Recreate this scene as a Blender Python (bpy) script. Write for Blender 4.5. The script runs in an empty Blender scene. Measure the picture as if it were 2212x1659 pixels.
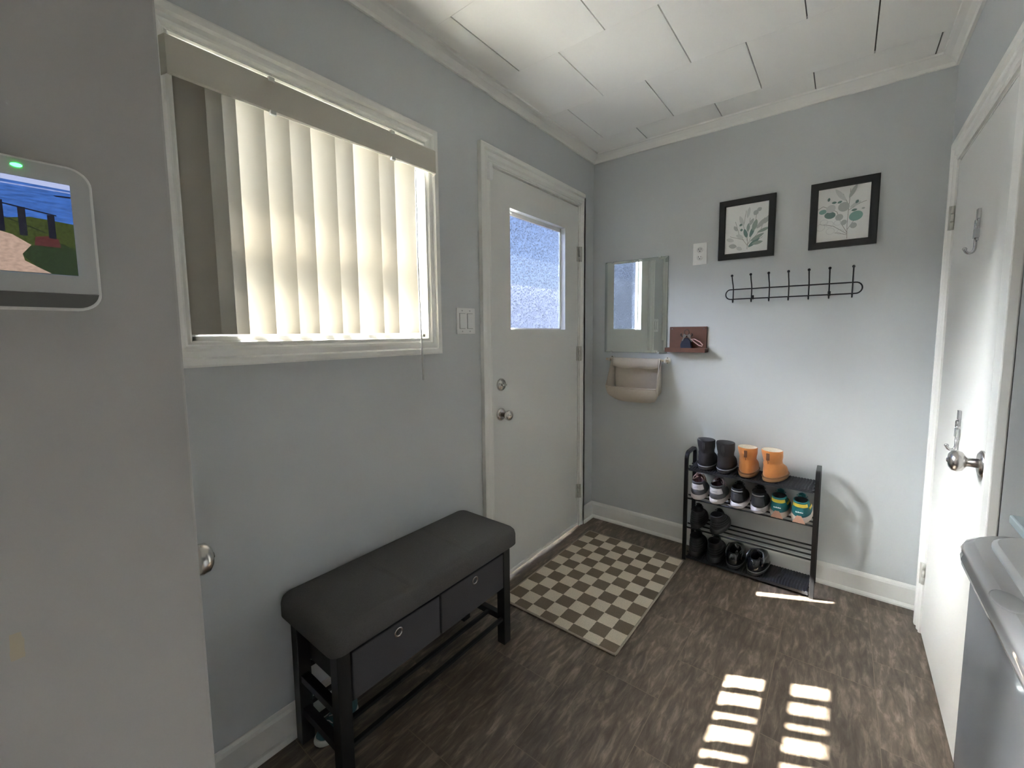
import bpy, bmesh, math, random
from mathutils import Vector, Matrix
random.seed(7)
C = bpy.context.scene.collection
PI = math.pi
V = Vector

# ------------------------------------------------------------------ materials
MATS = {}
def mat(name, col, rough=0.5, metal=0.0, noise=0.0, nscale=30, bump=0.0, bscale=200, spec=None, coat=0.0, sheen=0.0, emis=None, estr=0.0):
    if name in MATS: return MATS[name]
    m = bpy.data.materials.new(name); m.use_nodes = True
    nt = m.node_tree; b = nt.nodes['Principled BSDF']
    b.inputs['Base Color'].default_value = (*col, 1)
    b.inputs['Roughness'].default_value = rough
    b.inputs['Metallic'].default_value = metal
    if spec is not None: b.inputs['Specular IOR Level'].default_value = spec
    if coat: b.inputs['Coat Weight'].default_value = coat; b.inputs['Coat Roughness'].default_value = 0.03
    if sheen: b.inputs['Sheen Weight'].default_value = sheen
    tc = nt.nodes.new('ShaderNodeTexCoord')
    if noise:
        n = nt.nodes.new('ShaderNodeTexNoise'); n.inputs['Scale'].default_value = nscale; n.inputs['Detail'].default_value = 4
        nt.links.new(tc.outputs['Object'], n.inputs['Vector'])
        mx = nt.nodes.new('ShaderNodeMix'); mx.data_type = 'RGBA'
        mx.inputs[6].default_value = (*[c*(1-noise) for c in col], 1)
        mx.inputs[7].default_value = (*[min(1, c*(1+noise)) for c in col], 1)
        nt.links.new(n.outputs['Fac'], mx.inputs[0]); nt.links.new(mx.outputs[2], b.inputs['Base Color'])
    if bump:
        n2 = nt.nodes.new('ShaderNodeTexNoise'); n2.inputs['Scale'].default_value = bscale
        nt.links.new(tc.outputs['Object'], n2.inputs['Vector'])
        bp = nt.nodes.new('ShaderNodeBump'); bp.inputs['Strength'].default_value = bump; bp.inputs['Distance'].default_value = 0.002
        nt.links.new(n2.outputs['Fac'], bp.inputs['Height']); nt.links.new(bp.outputs['Normal'], b.inputs['Normal'])
    if emis:
        b.inputs['Emission Color'].default_value = (*emis, 1); b.inputs['Emission Strength'].default_value = estr
    MATS[name] = m
    return m

WALL = mat('wall_paint', (0.565, 0.585, 0.59), 0.75, noise=0.02, nscale=3, bump=0.06, bscale=250)
KWALL = mat('kitchen_paint', (.14, .13, .12), .8)
WHITE = mat('trim_white', (0.84, 0.835, 0.80), 0.42, noise=0.015, nscale=5)
DOORW = mat('door_white', (0.74, 0.74, 0.71), 0.45, noise=0.02, nscale=4)
CEIL = mat('ceiling_white', (0.88, 0.875, 0.84), 0.7, noise=0.015, nscale=2)
GROOVE = mat('ceiling_groove', (0.16, 0.155, 0.145), 0.9)
CHROME = mat('brushed_nickel', (0.62, 0.59, 0.56), 0.24, 1.0)
BRASS = mat('painted_hinge', (0.6, 0.59, 0.54), 0.4, 0.3)
BLACKM = mat('black_metal', (0.012, 0.012, 0.013), 0.38, 0.3)
BENCHB = mat('black_painted_wood', (0.008, 0.008, 0.009), 0.5, noise=.1, nscale=20)
FABRIC = mat('charcoal_fabric', (0.10, 0.099, 0.095), 0.95, noise=0.22, nscale=260, bump=0.5, bscale=700, spec=0.15)
BIN = mat('grey_bin_fabric', (0.075, 0.075, 0.08), 0.9, noise=0.15, nscale=300, bump=0.3, bscale=800, spec=0.2)
BINS = mat('dark_bin_side', (0.025, 0.025, 0.027), 0.9, noise=0.15, nscale=300)
FRAMEB = mat('black_frame', (0.015, 0.016, 0.017), 0.45, noise=.15, nscale=40)
PAPER = mat('print_paper', (0.82, 0.83, 0.82), 0.35, coat=0.3)
PLATE = mat('white_plastic', (0.80, 0.80, 0.79), 0.3)
SLOT = mat('dark_slot', (0.03, 0.03, 0.03), 0.6)
WALNUT = mat('walnut', (0.115, 0.045, 0.027), 0.5, noise=0.3, nscale=25)
CANVAS = mat('canvas', (0.60, 0.53, 0.45), 0.9, noise=0.05, nscale=60, bump=0.4, bscale=500)
PALEWOOD = mat('pale_wood', (0.58, 0.48, 0.36), 0.5, noise=.1, nscale=30)
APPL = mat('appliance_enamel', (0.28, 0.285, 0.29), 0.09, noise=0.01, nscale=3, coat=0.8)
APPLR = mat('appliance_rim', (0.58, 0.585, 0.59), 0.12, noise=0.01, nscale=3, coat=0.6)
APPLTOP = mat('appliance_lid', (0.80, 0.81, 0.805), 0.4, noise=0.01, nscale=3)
DARKGREY = mat('dark_grey_plastic', (0.12, 0.125, 0.115), 0.45)
BEIGE = mat('blind_beige', (0.56, 0.53, 0.455), 0.6)
MESH = mat('black_mesh_cover', (0.018, 0.019, 0.024), 0.55, noise=0.5, nscale=350, bump=1.0, bscale=300)
EXT = mat('exterior_siding', (0.75, 0.75, 0.74), 0.8)
SNOW = mat('pale_ground', (0.56, 0.56, 0.56), 0.9)
SLABM = mat('pale_slab', (0.55, 0.66, 0.68), 0.25)
SILL = WHITE

def mirror_mat():
    m = mat('mirror_glass', (0.78, 0.83, 0.82), 0.0, 1.0)
    return m
MIRROR = mirror_mat()

def floor_mat():
    m = bpy.data.materials.new('vinyl_tile_floor'); m.use_nodes = True
    nt = m.node_tree; N = nt.nodes; L = nt.links; b = N['Principled BSDF']
    tc = N.new('ShaderNodeTexCoord'); at = N.new('ShaderNodeAttribute'); at.attribute_name = 'tint'
    off = N.new('ShaderNodeVectorMath'); off.operation = 'MULTIPLY_ADD'
    L.new(at.outputs['Color'], off.inputs[0]); off.inputs[1].default_value = (7, 7, 7); L.new(tc.outputs['Object'], off.inputs[2])
    mp = N.new('ShaderNodeMapping'); mp.inputs['Scale'].default_value = (48, 10, 1)
    L.new(off.outputs[0], mp.inputs['Vector'])
    n1 = N.new('ShaderNodeTexNoise'); n1.inputs['Scale'].default_value = 1.0; n1.inputs['Detail'].default_value = 7; n1.inputs['Roughness'].default_value = .62; n1.inputs['Distortion'].default_value = .45
    L.new(mp.outputs[0], n1.inputs['Vector'])
    n2 = N.new('ShaderNodeTexNoise'); n2.inputs['Scale'].default_value = 3.0; n2.inputs['Detail'].default_value = 3
    L.new(off.outputs[0], n2.inputs['Vector'])
    cr = N.new('ShaderNodeValToRGB'); e = cr.color_ramp.elements
    e[0].position = .36; e[0].color = (.088, .068, .050, 1)
    e[1].position = .72; e[1].color = (.31, .245, .19, 1)
    k = cr.color_ramp.elements.new(.52); k.color = (.140, .109, .083, 1)
    L.new(n1.outputs['Fac'], cr.inputs[0])
    hs = N.new('ShaderNodeMix'); hs.data_type = 'RGBA'; hs.blend_type = 'MULTIPLY'; hs.inputs[0].default_value = 1
    L.new(cr.outputs[0], hs.inputs[6])
    mr = N.new('ShaderNodeMapRange'); mr.inputs[1].default_value = .3; mr.inputs[2].default_value = .7; mr.inputs[3].default_value = .78; mr.inputs[4].default_value = 1.2
    L.new(n2.outputs['Fac'], mr.inputs[0])
    mm = N.new('ShaderNodeMath'); mm.operation = 'MULTIPLY'
    mr2 = N.new('ShaderNodeMapRange'); mr2.inputs[3].default_value = .85; mr2.inputs[4].default_value = 1.15
    L.new(at.outputs['Fac'], mr2.inputs[0]); L.new(mr.outputs[0], mm.inputs[0]); L.new(mr2.outputs[0], mm.inputs[1])
    L.new(mm.outputs[0], hs.inputs[7]); L.new(hs.outputs[2], b.inputs['Base Color'])
    b.inputs['Roughness'].default_value = .42; b.inputs['Specular IOR Level'].default_value = .45
    bp = N.new('ShaderNodeBump'); bp.inputs['Strength'].default_value = .35; bp.inputs['Distance'].default_value = .002
    L.new(n1.outputs['Fac'], bp.inputs['Height']); L.new(bp.outputs[0], b.inputs['Normal'])
    return m
FLOORM = floor_mat()
GROUT = mat('floor_joint', (0.21, 0.165, 0.125), 0.7)

def rug_mat():
    m = bpy.data.materials.new('checker_rug'); m.use_nodes = True
    nt = m.node_tree; N = nt.nodes; L = nt.links; b = N['Principled BSDF']
    tc = N.new('ShaderNodeTexCoord')
    nz = N.new('ShaderNodeTexNoise'); nz.inputs['Scale'].default_value = 120; nz.inputs['Detail'].default_value = 2
    L.new(tc.outputs['Object'], nz.inputs['Vector'])
    w = N.new('ShaderNodeVectorMath'); w.operation = 'MULTIPLY_ADD'; w.inputs[1].default_value = (.004, .004, 0); L.new(nz.outputs['Color'], w.inputs[0]); L.new(tc.outputs['Object'], w.inputs[2])
    sp = N.new('ShaderNodeVectorMath'); sp.operation = 'MULTIPLY'; sp.inputs[1].default_value = (1, 1, 0); L.new(w.outputs[0], sp.inputs[0])
    ad = N.new('ShaderNodeVectorMath'); ad.operation = 'ADD'; ad.inputs[1].default_value = (-.002, -.002, .02); L.new(sp.outputs[0], ad.inputs[0])
    ck = N.new('ShaderNodeTexChecker'); ck.inputs['Scale'].default_value = 1/0.0728
    ck.inputs['Color1'].default_value = (.21, .165, .122, 1); ck.inputs['Color2'].default_value = (.74, .66, .53, 1)
    L.new(ad.outputs[0], ck.inputs['Vector'])
    n = N.new('ShaderNodeTexNoise'); n.inputs['Scale'].default_value = 420; L.new(tc.outputs['Object'], n.inputs['Vector'])
    mr = N.new('ShaderNodeMapRange'); mr.inputs[1].default_value = .3; mr.inputs[2].default_value = .7; mr.inputs[3].default_value = .72; mr.inputs[4].default_value = 1.25; L.new(n.outputs['Fac'], mr.inputs[0])
    mx = N.new('ShaderNodeMix'); mx.data_type = 'RGBA'; mx.blend_type = 'MULTIPLY'; mx.inputs[0].default_value = 1
    L.new(ck.outputs['Color'], mx.inputs[6]); L.new(mr.outputs[0], mx.inputs[7]); L.new(mx.outputs[2], b.inputs['Base Color'])
    b.inputs['Roughness'].default_value = .95; b.inputs['Specular IOR Level'].default_value = .1
    bp = N.new('ShaderNodeBump'); bp.inputs['Strength'].default_value = .8; bp.inputs['Distance'].default_value = .003
    L.new(n.outputs['Fac'], bp.inputs['Height']); L.new(bp.outputs[0], b.inputs['Normal'])
    return m

def vane_mat():
    m = bpy.data.materials.new('vane_fabric'); m.use_nodes = True
    nt = m.node_tree; N = nt.nodes; L = nt.links; N.remove(N['Principled BSDF'])
    d = N.new('ShaderNodeBsdfDiffuse'); t = N.new('ShaderNodeBsdfTranslucent'); mx = N.new('ShaderNodeMixShader')
    d.inputs[0].default_value = (.43, .40, .345, 1); t.inputs[0].default_value = (.040, .037, .032, 1)
    mx.inputs[0].default_value = .28
    L.new(d.outputs[0], mx.inputs[1]); L.new(t.outputs[0], mx.inputs[2]); L.new(mx.outputs[0], N['Material Output'].inputs[0])
    return m
VANE = vane_mat()

def clear_mat():
    m = bpy.data.materials.new('clear_pane'); m.use_nodes = True
    nt = m.node_tree; N = nt.nodes; L = nt.links; N.remove(N['Principled BSDF'])
    t = N.new('ShaderNodeBsdfTransparent'); g = N.new('ShaderNodeBsdfGlossy'); mx = N.new('ShaderNodeMixShader')
    t.inputs[0].default_value = (.93, .95, .95, 1); g.inputs['Roughness'].default_value = .02
    mx.inputs[0].default_value = .06
    L.new(t.outputs[0], mx.inputs[1]); L.new(g.outputs[0], mx.inputs[2]); L.new(mx.outputs[0], N['Material Output'].inputs[0])
    return m
CLEAR = clear_mat()

def frost_mat():
    # obscure glass: pebbles pass some light straight and scatter the rest
    m = bpy.data.materials.new('pebbled_privacy_glass'); m.use_nodes = True
    nt = m.node_tree; N = nt.nodes; L = nt.links; N.remove(N['Principled BSDF'])
    tc = N.new('ShaderNodeTexCoord')
    vo = N.new('ShaderNodeTexVoronoi'); vo.inputs['Scale'].default_value = 95; vo.feature = 'F1'
    nz = N.new('ShaderNodeTexNoise'); nz.inputs['Scale'].default_value = 40; nz.inputs['Detail'].default_value = 3
    L.new(tc.outputs['Object'], nz.inputs['Vector'])
    dv = N.new('ShaderNodeVectorMath'); dv.operation = 'MULTIPLY_ADD'; dv.inputs[1].default_value = (.03, .03, .03)
    L.new(nz.outputs['Color'], dv.inputs[0]); L.new(tc.outputs['Object'], dv.inputs[2]); L.new(dv.outputs[0], vo.inputs['Vector'])
    bp = N.new('ShaderNodeBump'); bp.inputs['Strength'].default_value = 1; bp.inputs['Distance'].default_value = .006
    L.new(vo.outputs['Distance'], bp.inputs['Height'])
    t = N.new('ShaderNodeBsdfTransparent'); t.inputs[0].default_value = (.185, .20, .245, 1)
    tl = N.new('ShaderNodeBsdfTranslucent'); tl.inputs[0].default_value = (.045, .050, .056, 1); L.new(bp.outputs[0], tl.inputs['Normal'])
    r = N.new('ShaderNodeBsdfRefraction'); r.inputs['IOR'].default_value = 1.25; r.inputs['Roughness'].default_value = .12; r.inputs['Color'].default_value = (.05, .058, .08, 1); L.new(bp.outputs[0], r.inputs['Normal'])
    mr = N.new('ShaderNodeMapRange'); mr.inputs[1].default_value = .15; mr.inputs[2].default_value = .6; mr.inputs[3].default_value = .08; mr.inputs[4].default_value = .62
    L.new(vo.outputs['Distance'], mr.inputs[0])
    m1 = N.new('ShaderNodeMixShader'); m1.inputs[0].default_value = .5
    L.new(tl.outputs[0], m1.inputs[1]); L.new(r.outputs[0], m1.inputs[2])
    m2 = N.new('ShaderNodeMixShader'); L.new(mr.outputs[0], m2.inputs[0]); L.new(m1.outputs[0], m2.inputs[1]); L.new(t.outputs[0], m2.inputs[2])
    L.new(m2.outputs[0], N['Material Output'].inputs[0])
    return m
FROST = frost_mat()

# ------------------------------------------------------------------ mesh helpers
class MB:
    def __init__(s): s.bm = bmesh.new()
    def box(s, a, b, mi=0):
        x0, y0, z0 = [min(p, q) for p, q in zip(a, b)]; x1, y1, z1 = [max(p, q) for p, q in zip(a, b)]
        v = [s.bm.verts.new(p) for p in ((x0,y0,z0),(x1,y0,z0),(x1,y1,z0),(x0,y1,z0),(x0,y0,z1),(x1,y0,z1),(x1,y1,z1),(x0,y1,z1))]
        for f in ((0,3,2,1),(4,5,6,7),(0,1,5,4),(1,2,6,5),(2,3,7,6),(3,0,4,7)):
            s.bm.faces.new([v[i] for i in f]).material_index = mi
        return s
    def poly(s, pts, mi=0):
        f = s.bm.faces.new([s.bm.verts.new(p) for p in pts]); f.material_index = mi; return s
    def loft(s, rings, cap0=True, cap1=True, closed=True, mi=0, smooth=True):
        R = [[s.bm.verts.new(p) for p in r] for r in rings]
        n = len(R[0])
        for a, b in zip(R, R[1:]):
            for i in range(n if closed else n-1):
                j = (i+1) % n
                f = s.bm.faces.new((a[i], a[j], b[j], b[i])); f.material_index = mi; f.smooth = smooth
        if cap0 and closed: f = s.bm.faces.new(R[0][::-1]); f.material_index = mi
        if cap1 and closed: f = s.bm.faces.new(R[-1]); f.material_index = mi
        return s
    def tube(s, pts, r, n=8, closed=False, mi=0, smooth=True):
        pts = [V(p) for p in pts]; m = len(pts); rings = []
        rr = r if isinstance(r, (list, tuple)) else [r]*m
        up = None
        for i, p in enumerate(pts):
            if closed: t = (pts[(i+1) % m]-pts[i-1]).normalized()
            else: t = (pts[min(i+1, m-1)]-pts[max(i-1, 0)]).normalized()
            if up is None:
                up = V((0,0,1)) if abs(t.z) < .9 else V((1,0,0))
            u = (up - t*up.dot(t)).normalized(); up = u; w = t.cross(u)
            rings.append([p+(u*math.cos(2*PI*k/n)+w*math.sin(2*PI*k/n))*rr[i] for k in range(n)])
        if closed: rings.append(rings[0]); return s.loft(rings, False, False, mi=mi, smooth=smooth)
        return s.loft(rings, mi=mi, smooth=smooth)
    def lathe(s, prof, org, axis='x', n=24, mi=0):
        # prof = [(distance along axis, radius)]
        o = V(org); ax = {'x': V((1,0,0)), 'y': V((0,1,0)), 'z': V((0,0,1)), '-x': V((-1,0,0)), '-y': V((0,-1,0))}[axis]
        u = V((0,0,1)) if abs(ax.z) < .5 else V((1,0,0)); w = ax.cross(u)
        return s.loft([[o+ax*d+(u*math.cos(2*PI*k/n)+w*math.sin(2*PI*k/n))*max(r, 1e-4) for k in range(n)] for d, r in prof], mi=mi)
    def sweep(s, prof, path, closed=False, mi=0):
        # prof points (a, b): path entries give (origin, A dir, B dir)
        return s.loft([[V(o)+V(A)*a+V(B)*b for a, b in prof] for o, A, B in path], not closed, not closed, mi=mi, smooth=False)
    def build(s, name, mats, parent=None, world=True, bevel=0, seg=2, solid=0, sub=0, smooth_all=False):
        bmesh.ops.recalc_face_normals(s.bm, faces=s.bm.faces)
        me = bpy.data.meshes.new(name); s.bm.to_mesh(me); s.bm.free()
        o = bpy.data.objects.new(name, me); C.objects.link(o)
        for m in (mats if isinstance(mats, (list, tuple)) else [mats]): me.materials.append(m)
        if smooth_all:
            for p in me.polygons: p.use_smooth = True
        if parent is not None:
            if world:
                w = V(parent.location)
                q = parent.parent
                while q is not None: w = w+V(q.location); q = q.parent
                me.transform(Matrix.Translation(-w))
            o.parent = parent
        if solid:
            md = o.modifiers.new('solid', 'SOLIDIFY'); md.thickness = solid; md.offset = 0
        if bevel:
            md = o.modifiers.new('bev', 'BEVEL'); md.width = bevel; md.segments = seg; md.limit_method = 'ANGLE'; md.angle_limit = math.radians(40)
        if sub:
            md = o.modifiers.new('sub', 'SUBSURF'); md.levels = sub; md.render_levels = sub
        return o

def tag(o, label=None, cat=None, group=None, kind=None):
    if label: o['label'] = label
    if cat: o['category'] = cat
    if group: o['group'] = group
    if kind: o['kind'] = kind
    return o
def thing(name, loc, label, cat, group=None, rz=0, kind=None):
    o = bpy.data.objects.new(name, None); C.objects.link(o); o.location = loc; o.rotation_euler = (0, 0, rz); o.empty_display_size = .05
    return tag(o, label, cat, group, kind)
def setorigin(o, loc):
    o.data.transform(Matrix.Translation(-V(loc))); o.location = loc; return o
def copy_tree(o, parent=None):
    c = o.copy(); C.objects.link(c); c.parent = parent
    for ch in list(o.children): copy_tree(ch, c)
    return c
def struct(name, mb, m, label, cat, **k):
    o = mb.build(name, m, **k); return tag(o, label, cat, None, 'structure')

# ------------------------------------------------------------------ room dimensions (metres)
XR = 1.652; ZC = 2.38; ZCR = 2.336
JX, JY = 0.70, -2.37            # near partition: face x = JX, end y = JY
AY = -1.065                     # closet wall ends here, laundry alcove behind
RX0, RX1, RZ0, RZ1 = -2.6, -1.55, .6, 2.15; KL = -3.0; NY = -2.72; KX, KY = 3.1, -5.4              # kitchen behind the camera, its rear opening added for fill light
WY0, WY1, WZ0, WZ1 = -2.18, -1.415, 1.25, 1.985     # window opening
DY0, DY1, DZ1 = -1.022, -0.187, 2.04                 # entry door opening
CY0, CY1, CZ1 = -0.945, -0.205, 1.905                # closet door opening

# floor: tiles with joints
m = MB(); cols = [(.283+.3*k) for k in range(-1, 10)]
offs = {0: .30, 1: .065, 2: .325, 3: .105, 4: .255, 5: .09}
tints = []
def tile(x0, x1, y0, y1):
    g = .0012
    x0, x1, y0, y1 = max(x0, KL if y1 < NY else 0)+g, min(x1, KX)-g, max(y0, KY)+g, min(y1, 0)-g
    if x1-x0 < .01 or y1-y0 < .01: return
    m.poly([(x0,y0,0),(x1,y0,0),(x1,y1,0),(x0,y1,0)]); tints.append((random.random(), random.random(), random.random()))
for i in range(-10, 11):
    x0 = -.017+.3*i; o_ = offs.get(i, random.uniform(0, .425))
    for j in range(-1, 14):
        tile(x0, x0+.3, -(o_+.425*(j+1)), -(o_+.425*j))
m.poly([(KL,KY,-.0012),(KX,KY,-.0012),(KX,NY,-.0012),(KL,NY,-.0012)], 1); m.poly([(-.15,NY,-.0012),(KX,NY,-.0012),(KX,0,-.0012),(-.15,0,-.0012)], 1)
m.box((KL-.1, KY-.1, -.12), (KX+.1, NY, -.004), 1); m.box((-.15, NY, -.12), (KX+.1, .15, -.004), 1)
fl = m.build('floor', [FLOORM, GROUT]); tag(fl, 'brown slate-look vinyl tile floor of the entry', 'floor', kind='structure')
ca = fl.data.color_attributes.new('tint', 'FLOAT_COLOR', 'CORNER')
for p in fl.data.polygons:
    t = tints[p.index] if p.index < len(tints) else (.5, .5, .5)
    for li in p.loop_indices: ca.data[li].color = (*t, 1)

# ceiling: square boards laid in staggered rows, open joints one way
m = MB()
for r in range(-1, 14):
    ya, yb = -.215-.397*r, -.215-.397*(r-1)
    ya, yb = max(ya, KY), min(yb, 0)
    if yb-ya < .01: continue
    st = .37 if r % 2 == 0 else .172
    x = st-.4 if ya > NY else st-.4-.4015*8
    while x < KX:
        a, b = max(x+.0016, 0 if ya > NY else KL), min(x+.4-.0016, KX)
        if b-a > .01: m.box((a, ya+.0003, ZC), (b, yb-.0003, ZC+.01))
        x += .4015
m.box((KL-.1, KY-.1, ZC+.010), (KX+.1, NY+.1, ZC+.1), 1); m.box((-.15, NY+.1, ZC+.010), (KX+.1, .15, ZC+.1), 1)
struct('ceiling', m, [CEIL, GROOVE], 'white ceiling of staggered square boards with thin dark joints', 'ceiling')

def wall_x(name, xa, xb, y0, y1, holes, label, cat='wall', z1=ZC+.01, M=WALL):
    m = MB(); ys = sorted({y0, y1, *[h[0] for h in holes], *[h[1] for h in holes]})
    for a, b in zip(ys, ys[1:]):
        zs = [(0, z1)]
        for h in holes:
            if h[0] <= a+1e-6 and h[1] >= b-1e-6:
                zs = [(0, h[2]), (h[3], z1)]
        for c, d in zs:
            if d-c > 1e-4: m.box((xa, a, c), (xb, b, d))
    return struct(name, m, M, label, cat)
wl = wall_x('wall_left', -.15, 0, NY, .15, [(WY0, WY1, WZ0, WZ1), (DY0, DY1, 0, DZ1)], 'grey painted wall holding the window and the entry door')
m = MB(); m.box((0, 0, 0), (XR+.1, .15, ZC+.01)); struct('wall_back', m, WALL, 'pale grey far wall with the shoe rack, mirror and framed prints', 'wall')
wall_x('wall_right', XR, XR+.1, AY, 0, [(CY0, CY1, 0, CZ1)], 'narrow grey wall around the closet door')
m = MB(); m.box((XR+.1, AY, 0), (KX, AY+.1, ZC+.01)); struct('wall_alcove', m, WALL, 'dark grey wall facing the washing machine beyond the closet casing', 'wall')
m = MB(); m.box((XR+.45, AY+.1, 0), (XR+.5, .15, ZC)); m.box((XR+.1, .0, 0), (XR+.5, .05, ZC)); struct('wall_closet', m, WALL, 'inner wall of the closet behind its door', 'wall')

# near partition, with a worn beige patch in its paint
def near_wall_mat():
    m = bpy.data.materials.new('near_wall_paint'); m.use_nodes = True
    nt = m.node_tree; N = nt.nodes; L = nt.links; b = N['Principled BSDF']; b.inputs['Roughness'].default_value = .75
    tc = N.new('ShaderNodeTexCoord'); sx = N.new('ShaderNodeSeparateXYZ')
    nz = N.new('ShaderNodeTexNoise'); nz.inputs['Scale'].default_value = 90
    L.new(tc.outputs['Object'], nz.inputs['Vector'])
    w = N.new('ShaderNodeVectorMath'); w.operation = 'MULTIPLY_ADD'; w.inputs[1].default_value = (.004,)*3
    L.new(nz.outputs['Color'], w.inputs[0]); L.new(tc.outputs['Object'], w.inputs[2]); L.new(w.outputs[0], sx.inputs[0])
    def band(sock, c, h):
        s = N.new('ShaderNodeMath'); s.operation = 'SUBTRACT'; s.inputs[1].default_value = c; L.new(sock, s.inputs[0])
        a = N.new('ShaderNodeMath'); a.operation = 'ABSOLUTE'; L.new(s.outputs[0], a.inputs[0])
        l = N.new('ShaderNodeMath'); l.operation = 'LESS_THAN'; l.inputs[1].default_value = h; L.new(a.outputs[0], l.inputs[0]); return l.outputs[0]
    mu = N.new('ShaderNodeMath'); mu.operation = 'MULTIPLY'; L.new(band(sx.outputs['Y'], -2.518, .0045), mu.inputs[0]); L.new(band(sx.outputs['Z'], .9625, .0135), mu.inputs[1])
    mx = N.new('ShaderNodeMix'); mx.data_type = 'RGBA'; mx.inputs[6].default_value = (.455, .455, .435, 1); mx.inputs[7].default_value = (.50, .455, .34, 1)
    L.new(mu.outputs[0], mx.inputs[0]); L.new(mx.outputs[2], b.inputs['Base Color'])
    return m
m = MB(); m.box((0, NY, 0), (JX, JY, ZC+.01))
o = m.build('wall_near', [near_wall_mat()], bevel=.003); tag(o, 'plain grey partition close to the camera holding the alarm panel', 'wall', kind='structure')
# kitchen shell behind the camera
wall_x('wall_kitchen', KX, KX+.1, KY, AY+.1, [], 'far side wall of the kitchen', M=KWALL)
m = MB(); m.box((KL-.1, KY, 0), (KL, NY, ZC+.01)); m.box((KL-.1, NY, 0), (-.15, NY+.1, ZC+.01)); struct('wall_side_room', m, KWALL, 'walls of the room left of the partition', 'wall')
m = MB(); m.box((KL, KY-.1, 0), (RX0, KY, ZC+.01)); m.box((RX1, KY-.1, 0), (KX+.1, KY, ZC+.01)); m.box((RX0, KY-.1, RZ1), (RX1, KY, ZC+.01)); m.box((RX0, KY-.1, 0), (RX1, KY, RZ0)); struct('wall_rear', m, KWALL, 'unseen rear wall of the kitchen with an opening added for fill light', 'wall')  # opening added in this unseen wall to let in fill daylight

m = MB(); m.box((XR, -2.86, 0), (KX, -2.76, ZC+.01)); struct('wall_light_block', m, WALL, 'unseen wall added to block rear light from the laundry alcove', 'wall')  # unseen wall added to keep rear fill light off the alcove and machine
# baseboards
BP = [(0, 0), (.028, 0), (.027, .008), (.022, .015), (.015, .018), (.015, .088), (.011, .098), (.004, .105), (0, .105)]
m = MB(); m.sweep(BP, [((JX and 0, -.0, 0), (0,-1,0), (0,0,1)), ((XR, 0, 0), (0,-1,0), (0,0,1))])
struct('baseboard_back', m, WHITE, 'white baseboard along the far wall', 'baseboard')
m = MB(); m.sweep(BP, [((0, JY, 0), (1,0,0), (0,0,1)), ((0, DY0-.075, 0), (1,0,0), (0,0,1))]); m.sweep(BP, [((0, DY1+.037, 0), (1,0,0), (0,0,1)), ((0, -.0, 0), (1,0,0), (0,0,1))])
struct('baseboard_left', m, WHITE, 'white baseboard along the window wall behind the bench', 'baseboard')
m = MB(); m.sweep(BP, [((XR+.1, AY, 0), (0,-1,0), (0,0,1)), ((KX, AY, 0), (0,-1,0), (0,0,1))])
struct('baseboard_alcove', m, WHITE, 'white baseboard of the laundry alcove', 'baseboard')

# crown trims
CP = [(0, 0), (.010, 0), (.014, .012), (.030, .026), (.044, .034), (.052, .036), (.054, .044), (0, .044)]
m = MB(); m.sweep(CP, [((0, NY, ZCR), (1,0,0), (0,0,1)), ((0, 0, ZCR), (1,-1,0), (0,0,1)), ((XR, 0, ZCR), (-1,-1,0), (0,0,1)), ((XR, AY, ZCR), (-1,-1,0), (0,0,1)), ((KX, AY, ZCR), (0,-1,0), (0,0,1))])
struct('trim_1', m, WHITE, 'white crown moulding where the walls meet the ceiling', 'crown moulding')

def casing(m, path_pts, plane_x, sgn, w, t, prof=None):
    # picture-frame casing on an x = const plane; path_pts = inner corners (y,z) with outward dirs
    P = prof or [(0, 0), (0, t*.45), (w*.07, t*.62), (w*.14, t*.45), (w*.20, t*.45), (w*.30, t*.75), (w*.40, t*.78), (w*.62, t*.62), (w*.70, t*.98), (w*.92, t), (w, t*.9), (w, 0)]
    m.loft([[V((plane_x+sgn*b, y+dy*a, z+dz*a)) for a, b in P] for y, z, dy, dz in path_pts], smooth=False)

# ------------------------------------------------------------------ window
win = thing('window_1', (0, (WY0+WY1)/2, WZ0), 'white framed window behind the vertical blinds', 'window', kind='structure')
m = MB(); q = [(WY0, WZ0, -1, -1), (WY1, WZ0, 1, -1), (WY1, WZ1, 1, 1), (WY0, WZ1, -1, 1), (WY0, WZ0, -1, -1)]
casing(m, q, 0, 1, .068, .026); m.build('window_casing', WHITE, win)
m = MB()   # jamb liner
for a, b in (((-.15, WY0, WZ0), (0, WY0+.012, WZ1)), ((-.15, WY1-.012, WZ0), (0, WY1, WZ1)), ((-.15, WY0, WZ0), (.0, WY1, WZ0+.012)), ((-.15, WY0, WZ1-.012), (0, WY1, WZ1))): m.box(a, b)
m.build('window_jamb', WHITE, win, bevel=.001)
m = MB()
a0, a1, c0, c1 = WY0+.012, WY1-.012, WZ0+.012, WZ1-.012
for a, b in (((-.115, a0, c0), (-.085, a0+.03, c1)), ((-.115, a1-.014, c0), (-.085, a1, c1)), ((-.115, a0, c0), (-.085, a1, c0+.03)), ((-.115, a0, c1-.03), (-.085, a1, c1)), ((-.118, a0, 1.535), (-.082, a1, 1.60))): m.box(a, b)
m.build('window_sash', WHITE, win, bevel=.002)
m = MB(); m.box((-.102, a0+.02, c0+.02), (-.098, a1-.01, c1-.02)); m.build('pane', CLEAR, win)

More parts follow.
